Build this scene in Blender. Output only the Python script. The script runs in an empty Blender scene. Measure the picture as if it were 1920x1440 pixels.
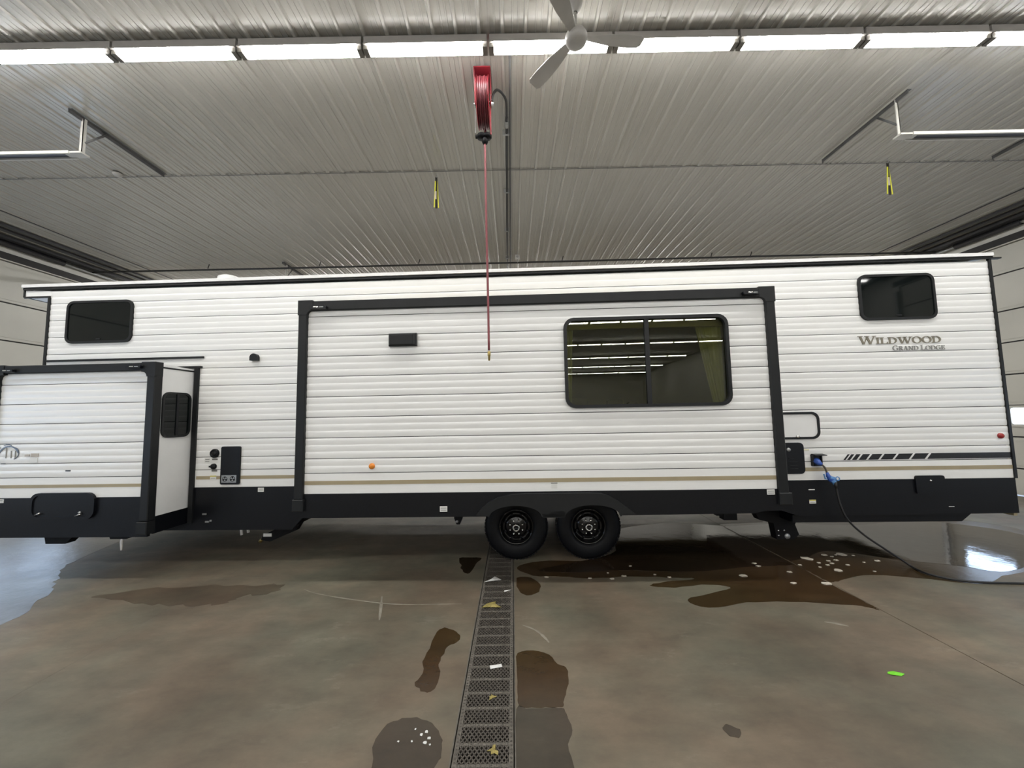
import bpy, bmesh, math, random
from mathutils import Matrix, Vector
random.seed(7)
R = math.radians
PI = math.pi
SC = bpy.context.scene
COL = SC.collection

# ------------------------------------------------------------------ camera
CAM_H = 1.76
cam_d = bpy.data.cameras.new('camera')
cam_d.sensor_fit = 'HORIZONTAL'
cam_d.sensor_width = 36.0
cam_d.lens = 721.0 / 1920.0 * 36.0
cam_d.clip_start = 0.05
cam_d.clip_end = 200
cam = bpy.data.objects.new('camera', cam_d)
COL.objects.link(cam)
_p, _r = R(4.65), R(1.07)
_f = Vector((0, math.cos(_p), math.sin(_p)))
_r0 = Vector((1, 0, 0))
_u0 = _r0.cross(_f)
_right = _r0 * math.cos(_r) - _u0 * math.sin(_r)
_up = _r0 * math.sin(_r) + _u0 * math.cos(_r)
_m = Matrix((_right, _up, -_f)).transposed().to_4x4()
_m.translation = Vector((0, 0, CAM_H))
cam.matrix_world = _m
SC.camera = cam

# ------------------------------------------------------------------ world, exposure
wd = bpy.data.worlds.new('world')
SC.world = wd
wd.use_nodes = True
wd.node_tree.nodes['Background'].inputs[0].default_value = (0.62, 0.75, 1.0, 1)
wd.node_tree.nodes['Background'].inputs[1].default_value = 1.0
SC.view_settings.view_transform = 'Standard'
SC.view_settings.look = 'None'
SC.view_settings.gamma = 1.0
SC.view_settings.use_curve_mapping = False
SC.view_settings.exposure = 0.0
LAMP = 44.0          # radiance of the strip light lenses
PANE = 8.5          # radiance of the daylight panes in the overhead doors
SC.cycles.use_denoising = True
SC.cycles.max_bounces = 8
SC.cycles.diffuse_bounces = 4
SC.cycles.glossy_bounces = 4
SC.cycles.use_adaptive_sampling = True
SC.cycles.adaptive_threshold = 0.02
SC.cycles.sample_clamp_indirect = 6.0

# ------------------------------------------------------------------ materials
def mat(name, col, rough=0.5, metal=0.0, spec=0.5, var=0.06, scale=6.0, bump=0.0, bscale=40.0, coat=0.0, stretch=None):
    m = bpy.data.materials.new(name)
    m.use_nodes = True
    nt = m.node_tree
    b = nt.nodes['Principled BSDF']
    b.inputs['Roughness'].default_value = rough
    b.inputs['Metallic'].default_value = metal
    b.inputs['Specular IOR Level'].default_value = spec
    b.inputs['Coat Weight'].default_value = coat
    tc = nt.nodes.new('ShaderNodeTexCoord')
    src = tc.outputs['Object']
    if stretch:
        mp = nt.nodes.new('ShaderNodeMapping')
        mp.inputs['Scale'].default_value = stretch
        nt.links.new(src, mp.inputs['Vector'])
        src = mp.outputs['Vector']
    n = nt.nodes.new('ShaderNodeTexNoise')
    n.inputs['Scale'].default_value = scale
    n.inputs['Detail'].default_value = 4
    nt.links.new(src, n.inputs['Vector'])
    r = nt.nodes.new('ShaderNodeValToRGB')
    r.color_ramp.elements[0].position = 0.3
    r.color_ramp.elements[1].position = 0.7
    r.color_ramp.elements[0].color = tuple(max(0, c * (1 - var)) for c in col) + (1,)
    r.color_ramp.elements[1].color = tuple(min(1, c * (1 + var)) for c in col) + (1,)
    nt.links.new(n.outputs['Fac'], r.inputs['Fac'])
    nt.links.new(r.outputs['Color'], b.inputs['Base Color'])
    if bump:
        n2 = nt.nodes.new('ShaderNodeTexNoise')
        n2.inputs['Scale'].default_value = bscale
        nt.links.new(src, n2.inputs['Vector'])
        bp = nt.nodes.new('ShaderNodeBump')
        bp.inputs['Strength'].default_value = bump
        bp.inputs['Distance'].default_value = 0.02
        nt.links.new(n2.outputs['Fac'], bp.inputs['Height'])
        nt.links.new(bp.outputs['Normal'], b.inputs['Normal'])
    return m

def emis(name, col, strength):
    m = bpy.data.materials.new(name)
    m.use_nodes = True
    nt = m.node_tree
    b = nt.nodes['Principled BSDF']
    b.inputs['Base Color'].default_value = (0.9, 0.9, 0.9, 1)
    b.inputs['Emission Color'].default_value = col + (1,)
    b.inputs['Emission Strength'].default_value = strength
    return m

def glass(name, tint, rough=0.0):
    m = bpy.data.materials.new(name)
    m.use_nodes = True
    nt = m.node_tree
    nt.nodes.remove(nt.nodes['Principled BSDF'])
    out = nt.nodes['Material Output']
    fr = nt.nodes.new('ShaderNodeFresnel')
    fr.inputs['IOR'].default_value = 1.62
    tr = nt.nodes.new('ShaderNodeBsdfTransparent')
    tr.inputs['Color'].default_value = tint + (1,)
    gl = nt.nodes.new('ShaderNodeBsdfGlossy')
    gl.inputs['Roughness'].default_value = rough
    mx = nt.nodes.new('ShaderNodeMixShader')
    nt.links.new(fr.outputs[0], mx.inputs[0])
    nt.links.new(tr.outputs[0], mx.inputs[1])
    nt.links.new(gl.outputs[0], mx.inputs[2])
    nt.links.new(mx.outputs[0], out.inputs[0])
    return m

def concrete(name, dark, light, r0, r1, bump=0.25, bsc=14):
    m = bpy.data.materials.new(name)
    m.use_nodes = True
    nt = m.node_tree
    N = nt.nodes.new
    L = nt.links.new
    b = nt.nodes['Principled BSDF']
    g = N('ShaderNodeNewGeometry')
    def noise(scale, detail, rough=0.6, st=None):
        src = g.outputs['Position']
        if st:
            mp = N('ShaderNodeMapping')
            mp.inputs['Scale'].default_value = st
            L(src, mp.inputs['Vector'])
            src = mp.outputs['Vector']
        n = N('ShaderNodeTexNoise')
        n.inputs['Scale'].default_value = scale
        n.inputs['Detail'].default_value = detail
        n.inputs['Roughness'].default_value = rough
        L(src, n.inputs['Vector'])
        return n.outputs['Fac']
    def ramp(f, p0, c0, p1, c1):
        r = N('ShaderNodeValToRGB')
        r.color_ramp.elements[0].position = p0
        r.color_ramp.elements[1].position = p1
        r.color_ramp.elements[0].color = c0 + (1,)
        r.color_ramp.elements[1].color = c1 + (1,)
        L(f, r.inputs['Fac'])
        return r.outputs['Color']
    def mix(kind, fac, a, c):
        x = N('ShaderNodeMix')
        x.data_type = 'RGBA'
        x.blend_type = kind
        if isinstance(fac, float):
            x.inputs[0].default_value = fac
        else:
            L(fac, x.inputs[0])
        L(a, x.inputs[6])
        L(c, x.inputs[7])
        return x.outputs[2]
    c1 = ramp(noise(0.55, 6), 0.35, dark, 0.68, light)
    c2 = ramp(noise(3.2, 8, 0.7, (0.7, 1.3, 1)), 0.3, (0.70, 0.69, 0.68), 0.72, (1.2, 1.19, 1.16))
    c = mix('MULTIPLY', 1.0, c1, c2)
    # reddish and greenish cast patches in the old slab
    c3 = ramp(noise(0.8, 3), 0.4, (1.10, 0.97, 0.89), 0.62, (0.95, 1.005, 0.955))
    c = mix('MULTIPLY', 1.0, c, c3)
    # pale worn mineral patches
    w = ramp(noise(5.0, 10, 0.75, (0.6, 1.4, 1)), 0.56, (0, 0, 0), 0.74, (1, 1, 1))
    w2 = ramp(noise(1.1, 2), 0.45, (0, 0, 0), 0.65, (1, 1, 1))
    ww = mix('MULTIPLY', 1.0, w, w2)
    pale = N('ShaderNodeRGB')
    pale.outputs[0].default_value = (light[0] * 1.7, light[1] * 1.72, light[2] * 1.7, 1)
    sc = N('ShaderNodeMath')
    sc.operation = 'MULTIPLY'
    sc.inputs[1].default_value = 0.55
    L(ww, sc.inputs[0])
    c = mix('MIX', sc.outputs[0], c, pale.outputs[0])
    L(c, b.inputs['Base Color'])
    mr = N('ShaderNodeMapRange')
    mr.inputs['To Min'].default_value = r0
    mr.inputs['To Max'].default_value = r1
    L(noise(1.7, 5), mr.inputs['Value'])
    L(mr.outputs[0], b.inputs['Roughness'])
    bp = N('ShaderNodeBump')
    bp.inputs['Strength'].default_value = bump
    bp.inputs['Distance'].default_value = 0.004 if bsc > 10 else 0.012
    L(noise(bsc, 6), bp.inputs['Height'])
    L(bp.outputs['Normal'], b.inputs['Normal'])
    return m

M = {}
M['concrete'] = concrete('concrete', (0.112, 0.098, 0.075), (0.200, 0.180, 0.142), 0.46, 0.66)
M['scuff'] = mat('pale_scuffed_concrete', (0.25, 0.228, 0.185), 0.75, var=0.25, scale=9)
M['damp'] = concrete('damp_concrete', (0.070, 0.056, 0.040), (0.115, 0.094, 0.068), 0.42, 0.6)
M['film'] = concrete('thin_water_film', (0.075, 0.072, 0.066), (0.125, 0.12, 0.11), 0.24, 0.42, bump=0.5, bsc=5)
M['jointfill'] = mat('pale_joint_filler', (0.17, 0.16, 0.135), 0.8, var=0.3, scale=5)
M['subbase'] = mat('subbase', (0.05, 0.045, 0.04), 0.9)
M['wet'] = concrete('wet_concrete', (0.040, 0.032, 0.022), (0.062, 0.050, 0.035), 0.10, 0.22)
M['wetbrown'] = concrete('wet_rusty_concrete', (0.042, 0.026, 0.012), (0.060, 0.040, 0.020), 0.16, 0.3)
M['water'] = concrete('standing_water', (0.020, 0.014, 0.009), (0.034, 0.025, 0.017), 0.02, 0.09, bump=0.16, bsc=4)
M['liner'] = mat('painted_liner_steel', (0.47, 0.455, 0.415), 0.24, var=0.03, scale=1.2)
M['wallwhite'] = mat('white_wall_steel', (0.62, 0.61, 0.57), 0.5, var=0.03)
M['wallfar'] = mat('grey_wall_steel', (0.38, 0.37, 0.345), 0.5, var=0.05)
M['doorwhite'] = mat('white_door_steel', (0.57, 0.56, 0.51), 0.42, var=0.03, scale=2)
M['seal'] = mat('black_rubber_seal', (0.012, 0.011, 0.012), 0.6)
M['siding'] = mat('white_aluminium_siding', (0.84, 0.84, 0.825), 0.30, spec=0.5, var=0.012, scale=3, bump=0.10, bscale=1.0, stretch=(2.2, 1, 16))
M['whitegel'] = mat('white_fibreglass', (0.80, 0.80, 0.79), 0.35, var=0.02)
M['blacktrim'] = mat('charcoal_trim', (0.0095, 0.0105, 0.0115), 0.45, spec=0.3, var=0.15)
M['blackskirt'] = mat('black_skirt_metal', (0.0035, 0.0042, 0.0062), 0.38, spec=0.3, var=0.25, scale=60)
M['fender'] = mat('charcoal_fender', (0.010, 0.011, 0.012), 0.5, spec=0.3, var=0.1)
M['chassis'] = mat('black_chassis_steel', (0.004, 0.004, 0.005), 0.6, spec=0.2, var=0.3)
M['darkglass'] = mat('dark_tinted_glass', (0.004, 0.006, 0.006), 0.04, spec=0.28, var=0.2)
M['tint'] = glass('tinted_window_glass', (0.66, 0.68, 0.52))
M['curtain'] = mat('olive_curtain', (0.52, 0.50, 0.30), 0.9, var=0.15)
M['interior'] = mat('interior_panel', (0.35, 0.30, 0.18), 0.8)
M['seatdark'] = mat('brown_leather', (0.05, 0.035, 0.025), 0.5)
M['backing'] = mat('grey_backing_board', (0.06, 0.06, 0.06), 0.8)
M['gold'] = mat('gold_decal', (0.36, 0.30, 0.19), 0.4, var=0.05)
M['letter'] = mat('bronze_grey_letter', (0.22, 0.20, 0.155), 0.35, var=0.08)
M['letter2'] = mat('pale_grey_letter', (0.30, 0.30, 0.29), 0.35, var=0.08)
M['decalblack'] = mat('black_decal', (0.012, 0.012, 0.014), 0.25)
M['sticker'] = mat('white_sticker', (0.75, 0.75, 0.72), 0.5)
M['stickerink'] = mat('grey_sticker_print', (0.16, 0.16, 0.15), 0.5)
M['stickeryel'] = mat('yellow_sticker_band', (0.62, 0.55, 0.12), 0.5)
M['tan'] = mat('tan_decal', (0.45, 0.40, 0.34), 0.5)
M['chrome'] = mat('bright_metal', (0.7, 0.7, 0.68), 0.22, metal=1.0, var=0.05)
M['galv'] = mat('galvanised_steel', (0.42, 0.43, 0.43), 0.4, metal=0.8, var=0.15, scale=20)
M['amber'] = mat('amber_lens', (0.75, 0.24, 0.02), 0.2)
M['redlens'] = mat('red_lens', (0.28, 0.02, 0.02), 0.2)
M['tire'] = mat('tire_rubber', (0.0035, 0.004, 0.0055), 0.55, spec=0.25, var=0.3, scale=15)
M['rim'] = mat('gloss_black_rim', (0.003, 0.003, 0.0035), 0.12, spec=0.4)
M['bluepl'] = mat('blue_plastic', (0.035, 0.10, 0.42), 0.4)
M['bluelt'] = mat('light_blue_plastic', (0.10, 0.26, 0.55), 0.4)
M['cordblk'] = mat('black_cord', (0.012, 0.012, 0.013), 0.5)
M['cordgrey'] = mat('grey_brown_cord', (0.10, 0.085, 0.07), 0.5)
M['redpaint'] = mat('red_enamel', (0.30, 0.022, 0.035), 0.35)
M['redhose'] = mat('dark_red_rubber_hose', (0.13, 0.018, 0.026), 0.4, var=0.2)
M['redhose2'] = mat('pale_red_hose', (0.24, 0.055, 0.065), 0.5, var=0.1)  # hanging length, a paler red than the coil of the same hose
M['brass'] = mat('brass', (0.55, 0.42, 0.16), 0.35, metal=1.0)
M['fixture'] = mat('fixture_housing', (0.42, 0.40, 0.38), 0.5)
M['endcap'] = mat('fixture_end_cap', (0.16, 0.15, 0.13), 0.6)
M['lens'] = emis('lit_strip_lens', (1.0, 0.985, 0.95), LAMP)
M['daylight'] = emis('frosted_daylight_pane', (0.52, 0.71, 1.0), PANE)
M['fanwhite'] = mat('white_fan_enamel', (0.40, 0.385, 0.36), 0.4)
M['strapyel'] = mat('yellow_webbing', (0.72, 0.70, 0.06), 0.7)
M['strapblk'] = mat('black_webbing', (0.02, 0.017, 0.015), 0.8)
M['strapcream'] = mat('cream_tag', (0.55, 0.50, 0.38), 0.7)
M['bracket'] = mat('grey_angle_iron', (0.11, 0.11, 0.11), 0.5, var=0.15)
M['brackwhite'] = mat('white_perforated_angle', (0.55, 0.54, 0.50), 0.5)
M['trackdark'] = mat('dark_steel_track', (0.05, 0.05, 0.055), 0.45)
M['pipeblk'] = mat('black_pipe', (0.03, 0.03, 0.03), 0.5)
M['steelgrate'] = mat('weathered_grate_steel', (0.085, 0.074, 0.062), 0.6, metal=0.0, var=0.25, scale=30)
M['steelframe'] = mat('grate_frame_steel', (0.125, 0.113, 0.095), 0.6, metal=0.0, var=0.25, scale=25)
M['leaf'] = mat('yellow_leaf', (0.30, 0.245, 0.075), 0.7, var=0.3, scale=30)
M['green'] = mat('bright_green_plastic', (0.20, 0.75, 0.03), 0.5)
M['paper'] = mat('white_paper', (0.78, 0.78, 0.76), 0.7)
M['foam'] = mat('soap_foam', (0.55, 0.50, 0.42), 0.8, var=0.15, scale=50)

# ------------------------------------------------------------------ mesh helpers
class MB:
    def __init__(s):
        s.v = []
        s.f = []
        s.sm = []
    def add(s, vs, fs, smooth=False):
        o = len(s.v)
        s.v += [tuple(v) for v in vs]
        for f in fs:
            s.f.append(tuple(i + o for i in f))
            s.sm.append(smooth)
        return s
    def box(s, x0, x1, y0, y1, z0, z1):
        vs = [(x, y, z) for z in (z0, z1) for y in (y0, y1) for x in (x0, x1)]
        return s.add(vs, [(0, 2, 3, 1), (4, 5, 7, 6), (0, 1, 5, 4), (2, 6, 7, 3), (0, 4, 6, 2), (1, 3, 7, 5)])
    def cbox(s, x0, x1, y0, y1, z0, z1, c=0.006):
        """box whose four vertical-to-front edges are chamfered (front = y0)"""
        p = [(x0, z0), (x1, z0), (x1, z1), (x0, z1)]
        q = [(x0 + c, z0 + c), (x1 - c, z0 + c), (x1 - c, z1 - c), (x0 + c, z1 - c)]
        vs = [(a, y1, b) for a, b in p] + [(a, y0 + c, b) for a, b in p] + [(a, y0, b) for a, b in q]
        fs = [(3, 2, 1, 0), (8, 9, 10, 11)]
        for i in range(4):
            j = (i + 1) % 4
            fs += [(i, j, 4 + j, 4 + i), (4 + i, 4 + j, 8 + j, 8 + i)]
        return s.add(vs, fs)
    def prism(s, pts, y0, y1, axes='xz', cham=0.0):
        """closed outline pts (counter-clockwise seen from -y) extruded from y0 to y1"""
        def P(a, b, d):
            if axes == 'xz':
                return (a, d, b)
            if axes == 'xy':
                return (a, b, d)
            return (d, a, b)
        n = len(pts)
        vs = [P(a, b, y0) for a, b in pts] + [P(a, b, y1) for a, b in pts]
        fs = [tuple(range(n)), tuple(range(2 * n - 1, n - 1, -1))]
        for i in range(n):
            j = (i + 1) % n
            fs.append((j, i, n + i, n + j))
        return s.add(vs, fs)
    def ring(s, outer, inner, y0, y1, axes='xz'):
        def P(a, b, d):
            if axes == 'xz':
                return (a, d, b)
            if axes == 'xy':
                return (a, b, d)
            return (d, a, b)
        n = len(outer)
        vs = [P(a, b, y0) for a, b in outer] + [P(a, b, y0) for a, b in inner] + [P(a, b, y1) for a, b in outer] + [P(a, b, y1) for a, b in inner]
        fs = []
        for i in range(n):
            j = (i + 1) % n
            fs += [(i, j, n + j, n + i), (2 * n + i, 3 * n + i, 3 * n + j, 2 * n + j),
                   (i, 2 * n + i, 2 * n + j, j), (n + i, n + j, 3 * n + j, 3 * n + i)]
        return s.add(vs, fs)
    def tube(s, path, r, n=8, cap=True, sq=1.0):
        path = [Vector(p) for p in path]
        k = len(path)
        vs, fs = [], []
        up = None
        for i, p in enumerate(path):
            a = path[max(0, i - 1)]
            b = path[min(k - 1, i + 1)]
            t = (b - a).normalized()
            if up is None:
                up = Vector((0, 0, 1)) if abs(t.z) < 0.9 else Vector((1, 0, 0))
            e1 = (up - t * up.dot(t)).normalized()
            e2 = t.cross(e1)
            up = e1
            rr = r[i] if isinstance(r, (list, tuple)) else r
            for j in range(n):
                an = 2 * PI * j / n
                vs.append(p + e1 * math.cos(an) * rr + e2 * math.sin(an) * rr * sq)
        for i in range(k - 1):
            for j in range(n):
                j2 = (j + 1) % n
                fs.append((i * n + j, i * n + j2, (i + 1) * n + j2, (i + 1) * n + j))
        s.add(vs, fs, True)
        if cap:
            o = len(s.v) - k * n
            s.f.append(tuple(o + j for j in reversed(range(n))))
            s.sm.append(False)
            s.f.append(tuple(o + (k - 1) * n + j for j in range(n)))
            s.sm.append(False)
        return s
    def lathe(s, prof, c, axis='z', n=32, smooth=True, start=0.0):
        """prof: list of (radius, height) around axis through c"""
        vs, fs = [], []
        k = len(prof)
        for (r, h) in prof:
            for j in range(n):
                a = 2 * PI * j / n + start
                x, y = r * math.cos(a), r * math.sin(a)
                if axis == 'z':
                    vs.append((c[0] + x, c[1] + y, c[2] + h))
                elif axis == 'y':
                    vs.append((c[0] + x, c[1] + h, c[2] + y))
                else:
                    vs.append((c[0] + h, c[1] + x, c[2] + y))
        for i in range(k - 1):
            for j in range(n):
                j2 = (j + 1) % n
                fs.append((i * n + j, i * n + j2, (i + 1) * n + j2, (i + 1) * n + j))
        s.add(vs, fs, smooth)
        return s
    def mesh(s, name, m):
        me = bpy.data.meshes.new(name)
        me.from_pydata(s.v, [], s.f)
        me.polygons.foreach_set('use_smooth', s.sm)
        bm = bmesh.new()
        bm.from_mesh(me)
        bmesh.ops.recalc_face_normals(bm, faces=bm.faces)
        bm.to_mesh(me)
        bm.free()
        me.materials.append(M[m])
        me.update()
        return me
    def build(s, name, m, parent=None, loc=None):
        return obj(name, s.mesh(name, m), parent, loc)

def obj(name, me, parent=None, loc=None):
    o = bpy.data.objects.new(name, me)
    COL.objects.link(o)
    if parent:
        o.parent = parent
    if loc:
        o.location = loc
    return o
def tag(o, label, cat, group=None):
    o['label'] = label
    o['category'] = cat
    if group:
        o['group'] = group
    return o
def thing(name, label, cat, loc=(0, 0, 0), rz=0.0, group=None):
    o = obj(name, None, None, loc)
    o.rotation_euler = (0, 0, rz)
    return tag(o, label, cat, group)
def struct(o, label=None, cat=None):
    o['kind'] = 'structure'
    if label:
        o['label'] = label
    if cat:
        o['category'] = cat
    return o
def B(*a):
    return MB().box(*a)
def rrect(x0, x1, z0, z1, r, n=5, corners=(1, 1, 1, 1)):
    """counter-clockwise rounded rectangle; corners = bl, br, tr, tl"""
    pts = []
    for k, (cx, cz, a0) in enumerate(((x0 + r, z0 + r, PI), (x1 - r, z0 + r, 1.5 * PI), (x1 - r, z1 - r, 0), (x0 + r, z1 - r, 0.5 * PI))):
        if corners[k]:
            for i in range(n + 1):
                a = a0 + i * PI / 2 / n
                pts.append((cx + r * math.cos(a), cz + r * math.sin(a)))
        else:
            px = x0 if k in (0, 3) else x1
            pz = z0 if k in (0, 1) else z1
            pts += [(px, pz)] * 1
    return pts
def smooth_path(pts, n=6):
    pts = [Vector(p) for p in pts]
    out = []
    for i in range(len(pts) - 1):
        p0 = pts[max(0, i - 1)]
        p1, p2 = pts[i], pts[i + 1]
        p3 = pts[min(len(pts) - 1, i + 2)]
        for k in range(n):
            t = k / n
            out.append(0.5 * ((2 * p1) + (p2 - p0) * t + (2 * p0 - 5 * p1 + 4 * p2 - p3) * t * t + (3 * p1 - p0 - 3 * p2 + p3) * t ** 3))
    out.append(pts[-1])
    return out

# ================================================================== THE HALL
XW, YF, YB, HC = 9.9, 22.0, -29.0, 5.4
DRX0, DRX1 = -0.357, -0.014        # trench drain edges

fl = struct(B(-XW, XW, YB, YF, -0.40, -0.25).build('floor', 'subbase'), 'bare stained concrete floor of the service hall', 'floor')
B(-3.276, -3.271, YB, YF, -0.05, -0.001).build('joint_filler', 'jointfill', fl)
for a, b in ((-XW, -3.276), (-3.271, DRX0), (DRX1, 3.191), (3.199, XW)):
    MB().cbox(a, b, YB, YF, -0.25, 0.0, 0.0).build('slab', 'concrete', fl)

# ceiling of ribbed steel liner sheets (4 ribs to a sheet)
PITCH = 0.2195
def sheet_mesh(name, y0, y1):
    prof = []
    for k in range(4):
        x = k * PITCH
        prof += [(x, 0), (x + 0.050, 0), (x + 0.053, -0.005), (x + 0.065, -0.005), (x + 0.068, 0),
                 (x + 0.103, 0), (x + 0.106, -0.005), (x + 0.118, -0.005), (x + 0.121, 0),
                 (x + 0.160, 0), (x + 0.168, -0.016), (x + 0.172, -0.019), (x + 0.192, -0.019), (x + 0.196, -0.016), (x + 0.204, 0)]
    prof += [(4 * PITCH - 0.0015, 0), (4 * PITCH - 0.0015, 0.012)]
    n = len(prof)
    mb = MB()
    mb.add([(x, y0, z) for x, z in prof] + [(x, y1, z) for x, z in prof], [(i, i + 1, n + i + 1, n + i) for i in range(n - 1)])
    return mb.mesh(name, 'liner')
ceil = struct(B(-XW - 0.1, XW + 0.1, YB, YF, HC + 0.012, HC + 0.10).build('ceiling', 'liner'), 'ribbed white steel liner ceiling of the hall', 'ceiling')
near_sheet = sheet_mesh('ceiling_sheet', YB, 5.415)
far_sheet = sheet_mesh('ceiling_sheet', 5.423, YF)
x = -XW + 0.03
while x < XW - 0.3:
    if x + 4 * PITCH < XW + 0.05:
        for me in (near_sheet, far_sheet):
            obj('ceiling_sheet', me, ceil, (x, 0, HC))
    x += 4 * PITCH

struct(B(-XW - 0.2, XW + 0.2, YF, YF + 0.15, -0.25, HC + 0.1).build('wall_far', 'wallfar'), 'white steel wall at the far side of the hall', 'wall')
struct(B(-XW - 0.2, XW + 0.2, YB - 0.15, YB, -0.25, HC + 0.1).build('wall_back', 'wallwhite'), 'white steel wall at the back of the hall', 'wall')

# side walls with overhead sectional doors
def side_wall(sx, name, doors):
    mb = MB()
    ys = [YB]
    for a, b in doors:
        ys += [a, b]
    ys.append(YF)
    X0, X1 = (XW, XW + 0.18) if sx > 0 else (-XW - 0.18, -XW)
    for i in range(0, len(ys), 2):
        mb.box(X0, X1, ys[i], ys[i + 1], -0.25, HC)
    for a, b in doors:
        mb.box(X0, X1, a, b, 4.98, HC)
    return struct(mb.build(name, 'wallwhite'), 'white steel side wall above the overhead doors', 'wall')
DOORS = [(-7.1, -2.6), (-1.3, 3.2), (4.5, 9.0)]
side_wall(-1, 'wall_left', DOORS)
side_wall(1, 'wall_right', DOORS)

def overhead_door(idx, sx, y0, y1, seams, wz, panes, label):
    # sections stand just inside the wall face
    xa = sx * (XW + 0.07)
    d = obj('door_%d' % idx, None, None, (xa, (y0 + y1) / 2, 0))
    struct(d, label, 'door')
    cx, cy = xa, (y0 + y1) / 2
    t = 0.05
    zs = [0.0] + seams
    for a, b in zip(zs[:-1], zs[1:]):
        mb = MB()
        za, zb = a + 0.014, b - 0.014
        if a < wz[0] < b:
            # the glazed section: rails and stiles around real panes
            edges = [y0 - cy]
            for p in panes:
                edges += [p[0] - cy, p[1] - cy]
            edges.append(y1 - cy)
            mb.box(-t / 2, t / 2, y0 - cy, y1 - cy, za, wz[0])
            mb.box(-t / 2, t / 2, y0 - cy, y1 - cy, wz[1], zb)
            for i in range(0, len(edges), 2):
                mb.box(-t / 2, t / 2, edges[i], edges[i + 1], wz[0], wz[1])
            sec = mb.build('door_section', 'doorwhite', d)
            for p in panes:
                B(-0.012, 0.012, p[0] - cy, p[1] - cy, wz[0], wz[1]).build('window_pane', 'daylight', sec)
                MB().ring(rrect(p[0] - cy - 0.05, p[1] - cy + 0.05, wz[0] - 0.05, wz[1] + 0.05, 0.05),
                          rrect(p[0] - cy, p[1] - cy, wz[0], wz[1], 0.04), -sx * 0.045, -sx * 0.02, axes='yz').build('pane_frame', 'doorwhite', sec)
        else:
            mb.box(-t / 2, t / 2, y0 - cy, y1 - cy, za, zb)
            h = zb - za
            mb.box(-sx * (t / 2 + 0.004) - 0.004, -sx * (t / 2 + 0.004) + 0.004, y0 - cy + 0.03, y1 - cy - 0.03, za + 0.05, zb - 0.05)
            mb.build('door_section', 'doorwhite', d)
        # dark joint strip behind the gap
        B(-0.02 + sx * 0.02, 0.02 + sx * 0.02, y0 - cy, y1 - cy, b - 0.03, b + 0.03).build('section_joint', 'seal', d)
    top = zs[-1]
    B(-0.05 - sx * 0.04, 0.05 - sx * 0.04, y0 - cy - 0.15, y1 - cy + 0.15, 5.0, 5.13).build('top_seal', 'seal', d)
    MB().tube([(-sx * 0.16, y0 - cy - 0.3, 5.27), (-sx * 0.16, y1 - cy + 0.3, 5.27)], 0.035, 10).build('torsion_shaft', 'galv', d)
    for q in (0.3, 0.7):
        yy = (y0 - cy) + (y1 - y0) * q
        mb = MB()
        prof = [(0.050 + (0.008 if i % 2 else 0.0), -0.55 + i * 0.02) for i in range(56)]
        mb.lathe(prof, (-sx * 0.16, yy, 5.27), 'y', 12)
        mb.build('torsion_spring', 'trackdark', d)
    for q in (y0 - cy - 0.06, y1 - cy + 0.06):
        B(-sx * 0.10 - 0.03, -sx * 0.10 + 0.03, q - 0.05, q + 0.05, 0.0, 4.85).build('side_track', 'galv', d)
    B(-sx * 0.09 - 0.02, -sx * 0.09 + 0.02, 0.25, 0.45, 3.50, 3.56).build('door_handle', 'trackdark', d)
    return d
RS = [0.53, 1.15, 1.77, 2.39, 3.03, 3.67, 4.42, 4.98]
LS = [0.40, 1.16, 1.91, 2.66, 3.41, 4.16, 4.98]
def pane_row(y0, y1, n=4):
    w = (y1 - y0 - 0.5 - (n - 1) * 0.2) / n
    return [(y0 + 0.25 + i * (w + 0.2), y0 + 0.25 + i * (w + 0.2) + w) for i in range(n)]
overhead_door(1, 1, 4.5, 9.0, RS, (1.40, 1.72), pane_row(4.5, 9.0), 'white sectional overhead door with bright pane on the right wall')
overhead_door(2, -1, 4.5, 9.0, LS, (1.22, 1.85), pane_row(4.5, 9.0), 'white sectional overhead door on the left wall behind the trailer front')
overhead_door(3, 1, -1.3, 3.2, RS, (1.40, 1.72), pane_row(-1.3, 3.2), 'white sectional overhead door on the right wall beside the camera')
overhead_door(4, -1, -1.3, 3.2, LS, (1.22, 1.85), pane_row(-1.3, 3.2), 'white sectional overhead door on the left wall beside the camera')
overhead_door(5, 1, -7.1, -2.6, RS, (1.40, 1.72), pane_row(-7.1, -2.6), 'white sectional overhead door on the right wall behind the camera')
overhead_door(6, -1, -7.1, -2.6, LS, (1.22, 1.85), pane_row(-7.1, -2.6), 'white sectional overhead door on the left wall behind the camera')
# dark flashing strips running along the ceiling over both door rows
n = 0
for sx in (-1, 1):
    for k, (xx, w, d) in enumerate(((8.60, 0.012, 0.012), (9.15, 0.05, 0.03), (9.38, 0.05, 0.03), (9.72, 0.09, 0.06))):
        n += 1
        mb = B(sx * xx - w, sx * xx + w, -8.0, YF - 0.02, HC - 0.019 - d, HC - 0.0192)
        struct(mb.build('trim_%d' % n, 'trackdark'), 'dark flashing strip along the ceiling above the %s doors' % ('left' if sx < 0 else 'right'), 'trim')

struct(B(-XW + 0.05, XW - 0.05, 5.413, 5.425, HC - 0.0215, HC - 0.0192).build('trim_9', 'bracket'), 'thin dark seam strip across the ceiling where the sheets meet', 'trim')

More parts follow.
